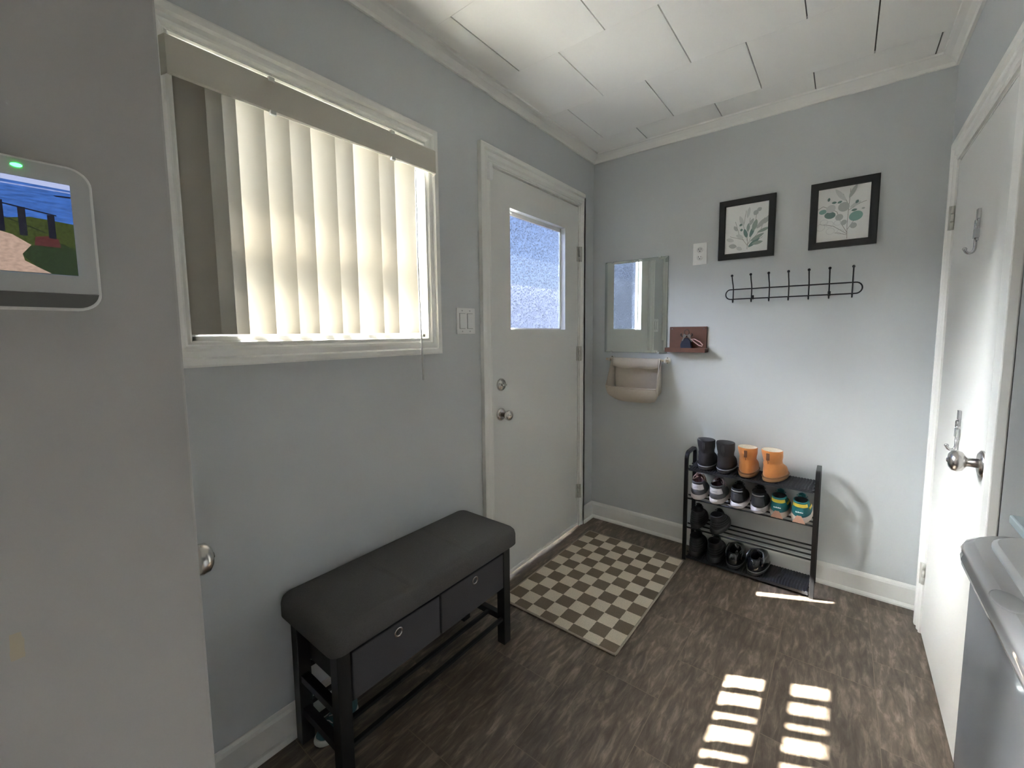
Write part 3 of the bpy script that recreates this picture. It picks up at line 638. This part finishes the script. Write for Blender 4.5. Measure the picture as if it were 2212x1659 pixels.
# ------------------------------------------------------------------ shoe rack
PX0, PX1, RF, RB = .683, 1.270, -.197, -.034
rk = thing('shoe_rack', ((PX0+PX1)/2, (RF+RB)/2, 0), 'black metal four-tier shoe rack against the far wall', 'shoe rack')
for x in (PX0, PX1):
    w, d = .0095, .008; path = [(RF, 0)]; r = .035; zt = .603
    path.append((RF, zt-r))
    for i in range(1, 8): a = PI/2*i/8; path.append((RF+r*(1-math.cos(a)), zt-r+r*math.sin(a)))
    path.append((RF+r, zt)); path.append((RB-r, zt))
    for i in range(1, 8): a = PI/2*i/8; path.append((RB-r+r*math.sin(a), zt-r*(1-math.cos(a))))
    path.append((RB, zt-r)); path.append((RB, 0))
    m = MB(); rings = []
    for i, (y, z) in enumerate(path):
        p0 = path[max(i-1, 0)]; p1 = path[min(i+1, len(path)-1)]; t = V((0, p1[0]-p0[0], p1[1]-p0[1])).normalized(); n = V((0, -t.z, t.y))
        c = V((x, y, z)); rings.append([c+V((sx*w, 0, 0))+n*(sy*d) for sx, sy in ((-1,-1),(1,-1),(1,1),(-1,1))])
    m.loft(rings, smooth=False); sf = m.build('side_frame', BLACKM, rk, bevel=.0015)
SHZ = [.026, .192, .357, .523]
for k, z in enumerate(SHZ):
    for j, y in enumerate((RF, RF+.054, RF+.109, RB)):
        m = MB(); r = .0045
        if k in (0, 3) and j in (0, 3): r = .0055
        m.tube([(PX0, y, z-r), (PX1, y, z-r)], r); m.build('shelf_bar', BLACKM, rk)
    if k in (0, 3):
        m = MB(); nx = 90
        rings = []
        for i in range(nx+1):
            x = PX0+.014+(PX1-PX0-.028)*i/nx; o_ = .0032*(i % 2)
            rings.append([V((x, RF-.008, z-.012)), V((x, RF-.008, z-.001+o_)), V((x, RF+.03, z+.0003+o_)), V((x, RF+.09, z+.0006-o_*.4)), V((x, RB+.004, z+.0004+o_)), V((x, RB+.004, z-.008))])
        m.loft(rings, closed=False, smooth=False); m.build('mesh_cover', MESH, rk)

# ------------------------------------------------------------------ footwear
def ring(z, yb, yf, w, n=28, e=2.5, toe=.0, pinch=0):
    out = []
    cy, hl = (yb+yf)/2, (yf-yb)/2
    for i in range(n):
        a = 2*PI*i/n; c, s = math.cos(a), math.sin(a)
        x = w*math.copysign(abs(c)**(2/e), c); y = cy+hl*math.copysign(abs(s)**(2/e), s)
        f = (y-yb)/max(yf-yb, 1e-6)
        x *= 1-.14*max(0, 1-f/.35)-pinch*math.exp(-((f-.4)/.18)**2)+.06*math.exp(-((f-.68)/.2)**2)
        out.append(V((x, y, z+toe*max(0, f-.75)*4*.01)))
    return out
def patch(levels, a0, a1, off, n=10):
    # open shell following the upper's rings between two angles (heel is -90 deg)
    rings = []
    for (z, yb, yf, w) in levels:
        cy, hl = (yb+yf)/2, (yf-yb)/2; r = []
        for i in range(n+1):
            a = math.radians(a0+(a1-a0)*i/n); c, s = math.cos(a), math.sin(a)
            x = w*math.copysign(abs(c)**.8, c); y = cy+hl*math.copysign(abs(s)**.8, s); f = (y-yb)/max(yf-yb, 1e-6)
            x *= 1-.14*max(0, 1-f/.35)+.06*math.exp(-((f-.68)/.2)**2)
            d = V((c, s, 0)); r.append(V((x, y, z))+d*off)
        rings.append(r)
    m = MB(); m.loft(rings, closed=False); return m
def lerp_levels(L, z):
    for a, b in zip(L, L[1:]):
        if a[0] <= z <= b[0]:
            t = (z-a[0])/(b[0]-a[0]); return tuple(p+(q-p)*t for p, q in zip(a, b))
    return L[-1] if z > L[-1][0] else L[0]
def sneaker(name, label, cat, group, M, style=None, S=1.0, hs=1.0):
    t = thing(name, (0, 0, 0), label, cat, group); k = S; h = hs
    W = .042*k; Ln = .205
    sole = [(0, .004, Ln-.004, W*.93), (.004, 0, Ln, W), (.014*h, -.002, Ln+.002, W*1.03), (.024*h, .000, Ln, W*1.0), (.029*h, .003, Ln-.004, W*.95)]
    m = MB(); m.loft([ring(z, a, b, w, toe=.6) for z, a, b, w in sole]); m.build('sole', M['sole'], t, world=False)
    up = [(.024*h, .003, Ln-.004, W*.94), (.040*h, .000, Ln-.010, W*.95), (.056*h, .001, Ln-.035, W*.88), (.070*h, .003, Ln-.070, W*.80), (.082*h, .003, Ln-.100, W*.74), (.092*h, -.001, .098, W*.72), (.097*h, -.003, .090, W*.71)]
    inn = [(.098*h, .003, .086, W*.62), (.090*h, .007, .085, W*.58), (.055*h, .012, .085, W*.5)]
    m = MB(); m.loft([ring(*l) for l in up+inn], True, True)
    for f in m.bm.faces:
        cz = sum(v.co.z for v in f.verts)/len(f.verts)
    upo = m.build('upper', [M['upper'], M['lining']], t, world=False)
    nl = 28
    for p in upo.data.polygons:
        if p.index >= nl*(len(up)) or len(p.vertices) > 6 and upo.data.vertices[p.vertices[0]].co.z > .03: p.material_index = 1
    # tongue and laces
    m = MB(); m.loft([[V((-W*.32, y, z)), V((0, y-.004, z+.006)), V((W*.32, y, z))] for y, z in ((.155, .052*h), (.130, .068*h), (.108, .086*h), (.094, .104*h), (.088, .112*h))], closed=False); m.build('tongue', M.get('tongue', M['upper']), t, world=False, solid=.005)
    m = MB()
    for i in range(5):
        y = .150-.0125*i; z = (.058+.0095*i)*h; s_ = 1 if i % 2 else -1
        m.tube([(-W*.42, y, z-.003), (0, y+.004*s_, z+.006), (W*.42, y, z-.003)], .0020, 6)
    m.tube([(0, .098, .100*h), (-.012, .088, .112*h), (-.022, .080, .104*h), (-.012, .088, .101*h), (0, .098, .100*h)], .002, 6); m.tube([(0, .098, .100*h), (.012, .086, .114*h), (.024, .076, .106*h), (.014, .086, .100*h)], .002, 6)
    if style == 'pink':
        for sx in (-1, 1):
            m.tube([(0, .100, .102*h), (sx*.010, .082, .118*h), (sx*.026, .064, .108*h), (sx*.030, .052, .096*h), (sx*.020, .066, .100*h), (0, .100, .103*h)], .0026, 6)
            m.tube([(0, .100, .104*h), (sx*.016, .090, .121*h), (sx*.032, .084, .100*h), (sx*.036, .080, .080*h)], .0024, 6)
        for i in range(4): m.tube([(-W*.55, .128-.010*i, (.074+.009*i)*h), (0, .122-.010*i, (.092+.009*i)*h), (W*.55, .128-.010*i, (.074+.009*i)*h)], .0028, 6)
    m.build('laces', M['lace'], t, world=False)
    def P(name_, z0, z1, a0, a1, off, mm, n=10, dip=None):
        zs = [z0+(z1-z0)*i/5 for i in range(6)]
        m = patch([lerp_levels(up, z*h) for z in zs], a0, a1, off, n)
        if dip:
            for v in m.bm.verts:
                if dip > 0: v.co.z -= 0
        return m.build(name_, mm, t, world=False, solid=.0016)
    if style == 'pink':
        P('heel_panel', .054, .084, -150, -30, .0016, M['tab']); P('heel_counter', .028, .052, -165, -15, .0014, M['panel'])
        m = MB(); m.box((-.012, -.0035, .069*h), (.012, -.0030, .0705*h)); m.build('heel_print', M['panel'], t, world=False)
    if style == 'mono':
        P('heel_panel', .034, .078, -140, -40, .0012, M['panel']); P('collar_trim', .083, .090, -150, -30, .0016, M['tab'])
        m = MB(); m.loft([[V((x, -.0025+abs(x)*.12, .012*h+b+.004*math.sin(x*90))) for b in (0, .0035)] for x in [(-.03+.005*i) for i in range(13)]], closed=False); m.build('sole_wave', M['wave'], t, world=False, solid=.001)
    if style == 'teal':
        P('heel_collar', .074, .090, -150, -30, .0026, M['yellow']); P('side_stripe', .058, .070, -20, 30, .0018, M['yellow']); P('side_stripe', .058, .070, 150, 200, .0018, M['yellow'])
        m = MB()
        for i in range(9): m.box((-.0155+.0035*i, -.0034, .050*h), (-.0130+.0035*i, -.0026, (.0545+.0015*(i % 3 == 0))*h))
        m.build('heel_print', M['white'], t, world=False)
        m = MB(); m.poly([(-.026, -.0040, .004), (.026, -.0040, .004), (.009, -.0036, .038), (-.009, -.0036, .038)]); m.build('sole_wedge', M['wedge'], t, world=False, solid=.002)
    if style == 'ribs':
        m = MB()
        for z in (.034, .046, .058, .070):
            l = lerp_levels(up, z*h); r = [V((p.x, p.y, p.z)) for p in ring(*l)]
            m.tube([p for p in r if p.y < .10] if 0 else r, .0014, 5, closed=True)
        m.build('overlay', M['panel'], t, world=False)
    return t
BLK = mat('black_shoe_fabric', (.012, .012, .014), .75, noise=.3, nscale=150)
BLK2 = mat('black_shoe_sole', (.018, .018, .02), .5)
BLKG = mat('black_gloss_rubber', (.010, .011, .012), .16, coat=.5)
LIN = mat('shoe_lining_dark', (.02, .02, .022), .95)
PK = dict(sole=mat('sole_pale', (.80, .74, .73), .5), upper=mat('grey_mesh', (.10, .10, .11), .8, noise=.3, nscale=200), lining=mat('plum_lining', (.10, .05, .06), .9), lace=mat('lace_pink', (.62, .40, .34), .7), tab=mat('tab_white', (.76, .72, .75), .5), panel=mat('panel_grey', (.11, .11, .12), .6), tongue=mat('plum_tongue', (.16, .07, .08), .8))
PK2 = dict(PK, lace=mat('lace_lilac', (.68, .60, .64), .7))
MN = dict(sole=mat('sole_white', (.86, .82, .85), .45), upper=BLK, lining=LIN, lace=mat('lace_black', (.02, .02, .02), .7), tab=mat('tab_silver', (.5, .5, .52), .35), panel=mat('panel_charcoal', (.045, .047, .055), .55), wave=mat('wave_grey', (.45, .42, .46), .6))
TL = dict(sole=mat('sole_sand', (.60, .50, .44), .5), upper=mat('teal_upper', (.012, .15, .17), .6, noise=.15, nscale=150), lining=LIN, lace=mat('lace_teal', (.05, .30, .33), .6), yellow=mat('yellow_rubber', (.66, .50, .06), .45), white=mat('white_print', (.8, .85, .85), .5), wedge=mat('wedge_tan', (.50, .27, .19), .6))
BB = dict(sole=BLK2, upper=BLK, lining=LIN, lace=MN['lace'], panel=mat('overlay_black', (.02, .021, .024), .3))

def place(o, x, y, z, rz=0): o.location = (x, y, z); o.rotation_euler.z = math.radians(rz); return o
G2, G3, G4, G1 = 'sneakers on the second shelf of the shoe rack', 'sneakers on the third shelf of the shoe rack', 'black shoes on the bottom shelf of the shoe rack', 'boots on the top shelf of the shoe rack'
HY = -.209
place(sneaker('running_shoe', 'leftmost white-heeled sneaker with pink laces on the second shelf', 'shoe', G2, PK, 'pink'), .7405, HY, SHZ[2]+.0005, 3)
place(sneaker('running_shoe', 'white-heeled sneaker with lilac laces beside the pink-laced one', 'shoe', G2, PK2, 'pink'), .833, HY-.004, SHZ[2]+.0005, -2)
a = sneaker('running_shoe', 'black sneaker with white sole, nearer the pink-laced sneakers', 'shoe', G2, MN, 'mono', .97, 1.05); place(a, .934, HY+.001, SHZ[2]+.0005, -1)
b = copy_tree(a); b['label'] = 'black sneaker with white sole, next to the teal sneakers'; place(b, 1.030, HY-.002, SHZ[2]+.0005, -1)
a = sneaker('running_shoe', 'left teal sneaker with yellow heel collar on the second shelf', 'shoe', G2, TL, 'teal', 1.0, 1.04); place(a, 1.117, HY-.003, SHZ[2]+.0005, -2)
b = copy_tree(a); b['label'] = 'right teal sneaker with yellow heel collar at the end of the shelf'; place(b, 1.207, HY-.006, SHZ[2]+.0005, -2)
a = sneaker('black_sneaker', 'left all-black sneaker on the third shelf', 'shoe', G3, BB, 'ribs', .95, .98); place(a, .737, HY+.004, SHZ[1]+.0005, 2)
b = copy_tree(a); b['label'] = 'right all-black sneaker on the third shelf'; b.location = (.834, HY-.002, SHZ[1]+.0005); b.rotation_euler.z = math.radians(-6)
a = sneaker('black_walking_shoe', 'left tall black walking shoe with ridged heel on the bottom shelf', 'shoe', G4, BB, 'ribs', 1.0, 1.12); place(a, .737, HY+.002, SHZ[0]+.0048, 2)
b = copy_tree(a); b['label'] = 'right tall black walking shoe with ridged heel on the bottom shelf'; b.location = (.830, HY-.004, SHZ[0]+.0048); b.rotation_euler.z = math.radians(-1)
def clog(label):
    t = thing('black_clog', (0, 0, 0), label, 'shoe', G4)
    m = MB(); m.loft([ring(z, a_, b_, w) for z, a_, b_, w in ((0, .004, .2, .038), (.005, 0, .205, .042), (.016, 0, .204, .043), (.02, .004, .2, .040))]); m.build('sole', BLK2, t, world=False)
    m = MB(); m.loft([ring(z, a_, b_, w) for z, a_, b_, w in ((.014, .004, .2, .041), (.035, .000, .2, .0425), (.055, .004, .196, .041), (.072, .012, .185, .035), (.078, .02, .16, .028), (.074, .024, .15, .024), (.04, .026, .15, .026), (.022, .03, .14, .024))]); m.build('upper', BLKG, t, world=False)
    m = MB(); m.tube([p+V((0, 0, 0)) for p in ring(.019, -.001, .204, .0435)], .0016, 5, closed=True); m.build('welt', mat('welt_grey', (.18, .18, .18), .4), t, world=False)
    m = MB(); m.tube([(.036, .03, .05), (.040, .05, .075), (.030, .075, .10), (0, .085, .108), (-.030, .075, .10), (-.040, .05, .075), (-.036, .03, .05)], .005, 8); m.build('strap', BLKG, t, world=False)
    return t
a = clog('left glossy black clog on the bottom shelf'); place(a, .928, HY, SHZ[0]+.0048, 0)
b = copy_tree(a); b['label'] = 'right glossy black clog beside the bare mesh of the bottom shelf'; b.location = (1.020, HY-.003, SHZ[0]+.0048); b.rotation_euler.z = math.radians(-8)

def boot(label, M, rz, S=1.0, tall=.158):
    t = thing('ankle_boot', (0, 0, 0), label, 'boot', G1)
    W = .043*S; Ln = .2
    m = MB(); m.loft([ring(z, a_, b_, w, toe=.5) for z, a_, b_, w in ((0, .003, Ln-.003, W*.95), (.004, 0, Ln, W), (.016, -.001, Ln+.001, W*1.03), (.022, 0, Ln, W*1.0))]); m.build('sole', M['sole'], t, world=False)
    m = MB(); m.tube(ring(.019, -.002, Ln+.002, W*1.04), .0018, 6, closed=True); m.build('welt', M['welt'], t, world=False)
    H = tall
    up = [(.018, .003, Ln-.003, W*.97), (.036, .001, Ln-.006, W*1.0), (.055, .002, Ln-.025, W*.98), (.072, .005, Ln-.065, W*.93), (.084, .009, .118, W*.86), (.092, .010, .108, W*.84), (.100, .007, .101, W*.88), (.120, .002, .096, W*.95), (H-.012, -.001, .093, W*1.0), (H-.003, -.001, .092, W*1.0), (H, .001, .090, W*.96)]
    m = MB(); m.loft([ring(z, a_, b_, w, e=2.2) for z, a_, b_, w in up], True, False)
    for v in m.bm.verts:   # soft creases at the ankle
        if .06 < v.co.z < .125: v.co += V((v.co.x, v.co.y-.05, 0)).normalized()*.0022*math.sin(v.co.z*260+v.co.x*55)
    m.build('upper', M['upper'], t, world=False)
    m = MB(); m.loft([ring(z, a_, b_, w, e=2.2) for z, a_, b_, w in ((H-.0005, .001, .090, W*.96), (H-.001, .007, .084, W*.83), (H-.02, .012, .080, W*.74), (H-.05, .022, .074, W*.62))], False, True); m.build('lining', M['lining'], t, world=False)
    m = MB(); m.box((-.007, -.0035, H-.045), (.007, .004, H-.010)); m.build('heel_tab', M['tab'], t, world=False, bevel=.002)
    m = MB(); m.tube([(-.006, -.004+.0, H-.012), (0, -.004, H-.045), (.001, .001, .10), (0, .004, .09)], .0012, 5); m.build('heel_seam', M['tab'], t, world=False)
    return t
SU = mat('tan_suede', (.60, .225, .06), .9, noise=.12, nscale=40, bump=.3, bscale=300, sheen=.3)
BO = dict(sole=mat('boot_sole_black', (.05, .05, .055), .4), welt=mat('welt_white', (.42, .42, .45), .5), upper=mat('black_boot_suede', (.022, .020, .024), .8, noise=.2, nscale=60), lining=mat('grey_boot_lining', (.07, .07, .075), .95), tab=mat('black_tab', (.03, .028, .032), .6))
TN = dict(sole=mat('boot_sole_tan', (.36, .19, .09), .6), welt=mat('welt_tan', (.22, .10, .045), .6), upper=SU, lining=mat('fleece', (.72, .64, .52), .98, noise=.15, nscale=200, bump=.8, bscale=200), tab=mat('brown_tab', (.16, .065, .03), .6))
place(boot('left black ankle boot on the top shelf', BO, 0), .7705, HY+.004, SHZ[3]+.0048, 0)
a = boot('right black ankle boot on the top shelf, next to the tan boots', BO, 0); place(a, .866, HY, SHZ[3]+.0048, -1)
a = boot('left tan suede boot with cream fleece lining', TN, 0, 1.0, .150); place(a, .970, HY+.001, SHZ[3]+.0048, -1)
b = boot('right tan suede boot nearest the empty end of the top shelf', TN, 0, 1.04, .153); place(b, 1.068, HY-.003, SHZ[3]+.0048, -14)

# ------------------------------------------------------------------ rug
rg = thing('door_mat', (.105, -.226, 0), 'beige and brown checkered mat in front of the entry door', 'rug')
W_, L_ = .584, .855
m = MB(); nx, ny = 24, 34
vs = [[m.bm.verts.new((W_*i/nx, -L_*j/ny, .007+.0006*random.random())) for j in range(ny+1)] for i in range(nx+1)]
for i in range(nx):
    for j in range(ny): m.bm.faces.new((vs[i][j], vs[i+1][j], vs[i+1][j+1], vs[i][j+1]))
m.box((0, 0, .0005), (W_, -L_, .0065)); m.build('pile', rug_mat(), rg, world=False)
m = MB(); r = .012; pts = []
for cx, cy, a0 in ((W_-r, -r, 0), (r, -r, PI/2), (r, -L_+r, PI), (W_-r, -L_+r, 3*PI/2)):
    for i in range(6): a = a0+PI/2*i/5; pts.append((cx+r*math.cos(a), cy+r*math.sin(a), .0055))
m.tube(pts, .0048, 8, closed=True); m.build('bound_edge', mat('mat_binding', (.38, .325, .255), .85, noise=.1, nscale=200), rg, world=False)
rg.rotation_euler.z = math.radians(-.4)

# ------------------------------------------------------------------ storage bench
bn = thing('storage_bench', (.165, -1.62, 0), 'black storage bench with charcoal cushion and two fabric drawers', 'bench')
BX0, BX1, BY0, BY1 = .030, .300, -1.995, -1.262
lw = .038
for (x, y) in ((BX0, BY0), (BX0, BY1-lw), (BX1-lw, BY0), (BX1-lw, BY1-lw)):
    m = MB(); m.box((x, y, 0), (x+lw, y+lw, .412)); m.build('leg', BENCHB, bn, bevel=.0015)
m = MB(); 
for x in (BX0+.006, BX1-.024): m.box((x, BY0+lw, .394), (x+.018, BY1-lw, .412))
for y in (BY0+.008, BY1-.030): m.box((BX0+lw, y, .394), (BX1-lw, y+.022, .412))
m.build('seat_frame', BENCHB, bn, bevel=.001)
for y in (BY0+.006, BY1-.034):
    m = MB(); m.box((BX0+lw, y, .205), (BX1-lw, y+.024, .228)); m.build('side_rail', BENCHB, bn, bevel=.001)
    m = MB(); m.box((BX0+lw, y, .095), (BX1-lw, y+.024, .120)); m.build('side_rail', BENCHB, bn, bevel=.001)
for x, z in ((BX0+.012, .108), (BX0+.085, .108), (BX1-.100, .108), (BX1-.022, .108)):
    m = MB(); m.box((x, BY0+.02, z-.006), (x+.014, BY1-.02, z+.006)); m.build('shelf_rail', BENCHB, bn, bevel=.001)
for x in (BX0+.02, BX1-.03):
    m = MB(); m.box((x, BY0+lw, .232), (x+.012, BY1-lw, .244)); m.build('drawer_rail', BENCHB, bn, bevel=.001)
for y0, y1, gy in ((-1.950, -1.634, -1.798), (-1.626, -1.302, -1.463)):
    m = MB(); m.box((.045, y0, .246), (.285, y1, .386)); dr = m.build('fabric_drawer', BINS, bn, bevel=.004)
    m = MB(); m.box((.285, y0, .246), (.2985, y1, .388)); m.build('drawer_front', BIN, dr, bevel=.003)
    m = MB(); m.lathe([(0, .0095), (.0015, .0098), (.0025, .0125), (.0015, .0152), (0, .0155)], (.298, gy, .358), 'x', 24); m.lathe([(0, .0001), (0, .0097), (.0006, .0097), (.0006, .0001)], (.298, gy, .358), 'x', 20, 1); m.build('grommet', [CHROME, SLOT], dr)
# cushion: rounded slab with two stitched seams
m = MB(); cx0, cx1, cy0, cy1 = .004, .325, -2.018, -1.236; rings = []
def rr_(x0, x1, y0, y1, r, z, n=5):
    out = []
    for cx, cy, a0 in ((x1-r, y1-r, 0), (x0+r, y1-r, PI/2), (x0+r, y0+r, PI), (x1-r, y0+r, 3*PI/2)):
        for i in range(n+1): a = a0+PI/2*i/n; out.append(V((cx+r*math.cos(a), cy+r*math.sin(a), z)))
    return out
for ins, z in ((.006, .412), (.0, .418), (0, .458), (.003, .472), (.010, .481), (.022, .485)): rings.append(rr_(cx0+ins, cx1-ins, cy0+ins, cy1-ins, .03, z))
m.loft(rings, True, False)
top = rings[-1]; ins = .022
nxx, nyy = 10, 40
# top surface as fan to centre grid kept simple: strips along y
ed = m.bm.verts[-len(top):] if False else None
m.build('cushion_side', FABRIC, bn)
m = MB(); g = []
x0, x1, y0, y1 = cx0+.0, cx1-.0, cy0, cy1
def inside(x, y):
    # squeeze the grid into the rounded rectangle
    return x, y
for i in range(17):
    row = []
    for j in range(181):
        u, v = i/16*2-1, j/180*2-1
        hx, hy = (cx1-cx0)/2-.021, (cy1-cy0)/2-.021
        x = u*hx; y = v*hy; r = .03
        ox, oy = abs(x)-(hx-r), abs(y)-(hy-r)
        if ox > 0 and oy > 0:
            mx_ = max(ox, oy); l = math.hypot(ox, oy)
            if l > 0: ox, oy = ox*mx_/l, oy*mx_/l; x = math.copysign(hx-r+ox, x); y = math.copysign(hy-r+oy, y)
        X, Y = (cx0+cx1)/2+x, (cy0+cy1)/2+y
        z = .485+.005*(1-abs(u)**3)*(1-abs(v)**6)
        for sy in (-1.757, -1.487): z -= .0075*math.exp(-((Y-sy)/.006)**2)*(1-abs(u)**8)
        z += .0012*math.sin(X*37+Y*9)*(1-abs(u)**2)*(1-abs(v)**2)
        row.append(m.bm.verts.new((X, Y, z)))
    g.append(row)
for i in range(16):
    for j in range(180): f = m.bm.faces.new((g[i][j], g[i+1][j], g[i+1][j+1], g[i][j+1])); f.smooth = True
m.build('cushion_top', FABRIC, bn)

# pale slip-on under the bench
UN = dict(sole=mat('slipper_white', (.70, .69, .62), .6), upper=mat('slipper_teal', (.05, .13, .15), .7, noise=.4, nscale=60), lining=LIN, lace=mat('lace_white', (.75, .75, .72), .6))
a = sneaker('canvas_shoe', 'white and teal shoe lying on the floor under the bench', 'shoe', None, UN, None, 1.0, .8); place(a, .078, -1.822, 0.0005, 193); a.scale = (.8, .77, .85)

# ------------------------------------------------------------------ washing machine (right edge)
wm = thing('washing_machine', (1.8, -1.9, 0), 'glossy white top-loading washing machine beside the closet door', 'washing machine')
def rr2(x0, x1, y0, y1, r, z, n=7): return rr_(x0, x1, y0, y1, r, z, n)
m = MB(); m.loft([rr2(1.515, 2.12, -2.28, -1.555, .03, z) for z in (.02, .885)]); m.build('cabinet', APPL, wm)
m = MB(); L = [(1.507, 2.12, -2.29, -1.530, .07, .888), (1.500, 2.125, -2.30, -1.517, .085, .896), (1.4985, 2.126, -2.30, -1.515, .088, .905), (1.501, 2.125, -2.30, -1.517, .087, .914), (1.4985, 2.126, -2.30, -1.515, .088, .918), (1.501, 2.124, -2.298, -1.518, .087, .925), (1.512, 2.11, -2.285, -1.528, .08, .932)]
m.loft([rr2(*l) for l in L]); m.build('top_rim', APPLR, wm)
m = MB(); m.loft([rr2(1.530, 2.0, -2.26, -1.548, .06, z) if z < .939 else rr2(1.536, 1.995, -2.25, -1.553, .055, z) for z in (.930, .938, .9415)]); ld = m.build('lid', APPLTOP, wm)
m = MB(); m.lathe([(-.004, .001), (-.002, .012), (0, .016), (.0015, .014), (.0018, .001)], (1.512, -1.775, .9315), 'z', 20)
for v in m.bm.verts: v.co.y = -1.775+(v.co.y+1.775)*1.8
m.build('finger_recess', mat('recess_grey', (.50, .51, .515), .2), wm)
m = MB(); m.box((2.02, -2.25, .932), (2.12, -1.56, 1.03)); m.build('console', APPL, wm, bevel=.01)

st = thing('side_table', (1.85, -1.4, 0), 'narrow table with a pale slab top behind the washing machine', 'table')
m = MB(); m.box((1.612, -1.475, .883), (2.05, -1.305, .901)); m.build('tabletop', SLABM, st, bevel=.003)
for x in (1.70, 2.0):
    for y in (-1.455, -1.345):
        m = MB(); m.box((x, y, 0), (x+.022, y+.022, .883)); m.build('leg', WHITE, st)

# ------------------------------------------------------------------ outside
m = MB(); m.box((-.62, NY+.1, 2.36), (-.15, .3, 2.46)); struct('eave', m, EXT, 'roof eave outside above the window and door', 'eave')
m = MB(); pr_ = [(-.15, -.6), (-3.1, -.6), (-6, -.2), (-8, .8), (-12, 2.8), (-16, 4.4), (-22, 4.9), (-60, 5.0)]
m.loft([[V((x, y, z)) for x, z in pr_] for y in (NY+.1, 20, 90)], closed=False); m.loft([[V((x, y, z)) for x, z in pr_[1:]] for y in (-40, NY+.1)], closed=False); struct('ground', m, SNOW, 'pale open ground outside', 'ground')
m = MB(); m.box((-.6, DY0-.3, -.6), (-.151, .1, -.05)); struct('entry_step', m, EXT, 'step outside the entry door', 'step')
m = MB(); m.box((-40, -40, -.62), (20, KY-.1, -.6)); struct('ground_side', m, SNOW, 'pale ground on the kitchen side', 'ground')

# ------------------------------------------------------------------ light
D = V((1, .48, -1.2)).normalized()
s = bpy.data.lights.new('sun', 'SUN'); s.energy = 19.0; s.angle = math.radians(.5); s.color = (1, .93, .84)
so = bpy.data.objects.new('sun', s); C.objects.link(so); so.rotation_euler = D.to_track_quat('-Z', 'Y').to_euler(); so.location = (-3, -1, 4)
s2 = bpy.data.lights.new('sun_scatter_fill', 'SUN'); s2.energy = 10.0; s2.angle = math.radians(45); s2.color = (1, .975, .94)  # added wide lamp standing in for sunlight scattered by the door glass
so2 = bpy.data.objects.new('sun_scatter_fill', s2); C.objects.link(so2); so2.rotation_euler = D.to_track_quat('-Z', 'Y').to_euler(); so2.location = (-3, -1.5, 4)
s3 = bpy.data.lights.new('sky_fill', 'SUN'); s3.energy = 34.0; s3.angle = math.radians(46); s3.color = (.975, .985, 1)  # added wide lamp that fills the back wall and closet door with daylight
so3 = bpy.data.objects.new('sky_fill', s3); C.objects.link(so3); so3.rotation_euler = V((1, .94, -.30)).to_track_quat('-Z', 'Y').to_euler(); so3.location = (-4, -2.5, 3)
w = bpy.data.worlds.new('sky'); bpy.context.scene.world = w; w.use_nodes = True; nt = w.node_tree
bg = nt.nodes['Background']; sk = nt.nodes.new('ShaderNodeTexSky'); sk.sky_type = 'NISHITA'; sk.sun_disc = False
sk.sun_elevation = math.asin(-D.z); sk.sun_rotation = math.atan2(-D.x, -D.y); sk.air_density = 1.2; sk.dust_density = 1.0; sk.ozone_density = 1.5
hsv = nt.nodes.new('ShaderNodeHueSaturation'); hsv.inputs['Saturation'].default_value = .95; nt.links.new(sk.outputs[0], hsv.inputs['Color']); nt.links.new(hsv.outputs[0], bg.inputs[0]); bg.inputs[1].default_value = .52
def portal(loc, rot, sx, sy):
    l = bpy.data.lights.new('daylight_portal', 'AREA'); l.shape = 'RECTANGLE'; l.size = sx; l.size_y = sy; l.energy = 1; l.cycles.is_portal = True
    o = bpy.data.objects.new('daylight_portal', l); C.objects.link(o); o.location = loc; o.rotation_euler = rot; return o
portal((-.16, (WY0+WY1)/2, (WZ0+WZ1)/2), (0, -PI/2, 0), WZ1-WZ0, WY1-WY0)
portal((-.052, (GY0+GY1)/2, (GZ0+GZ1)/2), (0, -PI/2, 0), GZ1-GZ0, GY1-GY0)
portal(((RX0+RX1)/2, KY-.11, (RZ0+RZ1)/2), (PI/2, 0, 0), RX1-RX0, RZ1-RZ0)

# ------------------------------------------------------------------ camera
cam = bpy.data.cameras.new('camera'); co = bpy.data.objects.new('camera', cam); C.objects.link(co)
co.location = (1.33582, -2.52618, 1.26607)
co.rotation_euler = (math.radians(84.8499), math.radians(.4188), math.radians(37.3258))
cam.sensor_width = 36; cam.sensor_fit = 'HORIZONTAL'; cam.lens = 909.8/2212*36
cam.shift_x = (1106-1128.212)/2212; cam.shift_y = (799.808-829.5)/2212
cam.clip_start = .02; cam.clip_end = 200
sc = bpy.context.scene; sc.camera = co
sc.view_settings.view_transform = 'Standard'; sc.view_settings.look = 'None'; sc.view_settings.gamma = 1; sc.view_settings.use_curve_mapping = False
sc.view_settings.exposure = 3.33
sc.cycles.max_bounces = 10; sc.cycles.diffuse_bounces = 7; sc.cycles.transparent_max_bounces = 16; sc.cycles.sample_clamp_indirect = 6
sc.cycles.caustics_reflective = False; sc.cycles.caustics_refractive = False
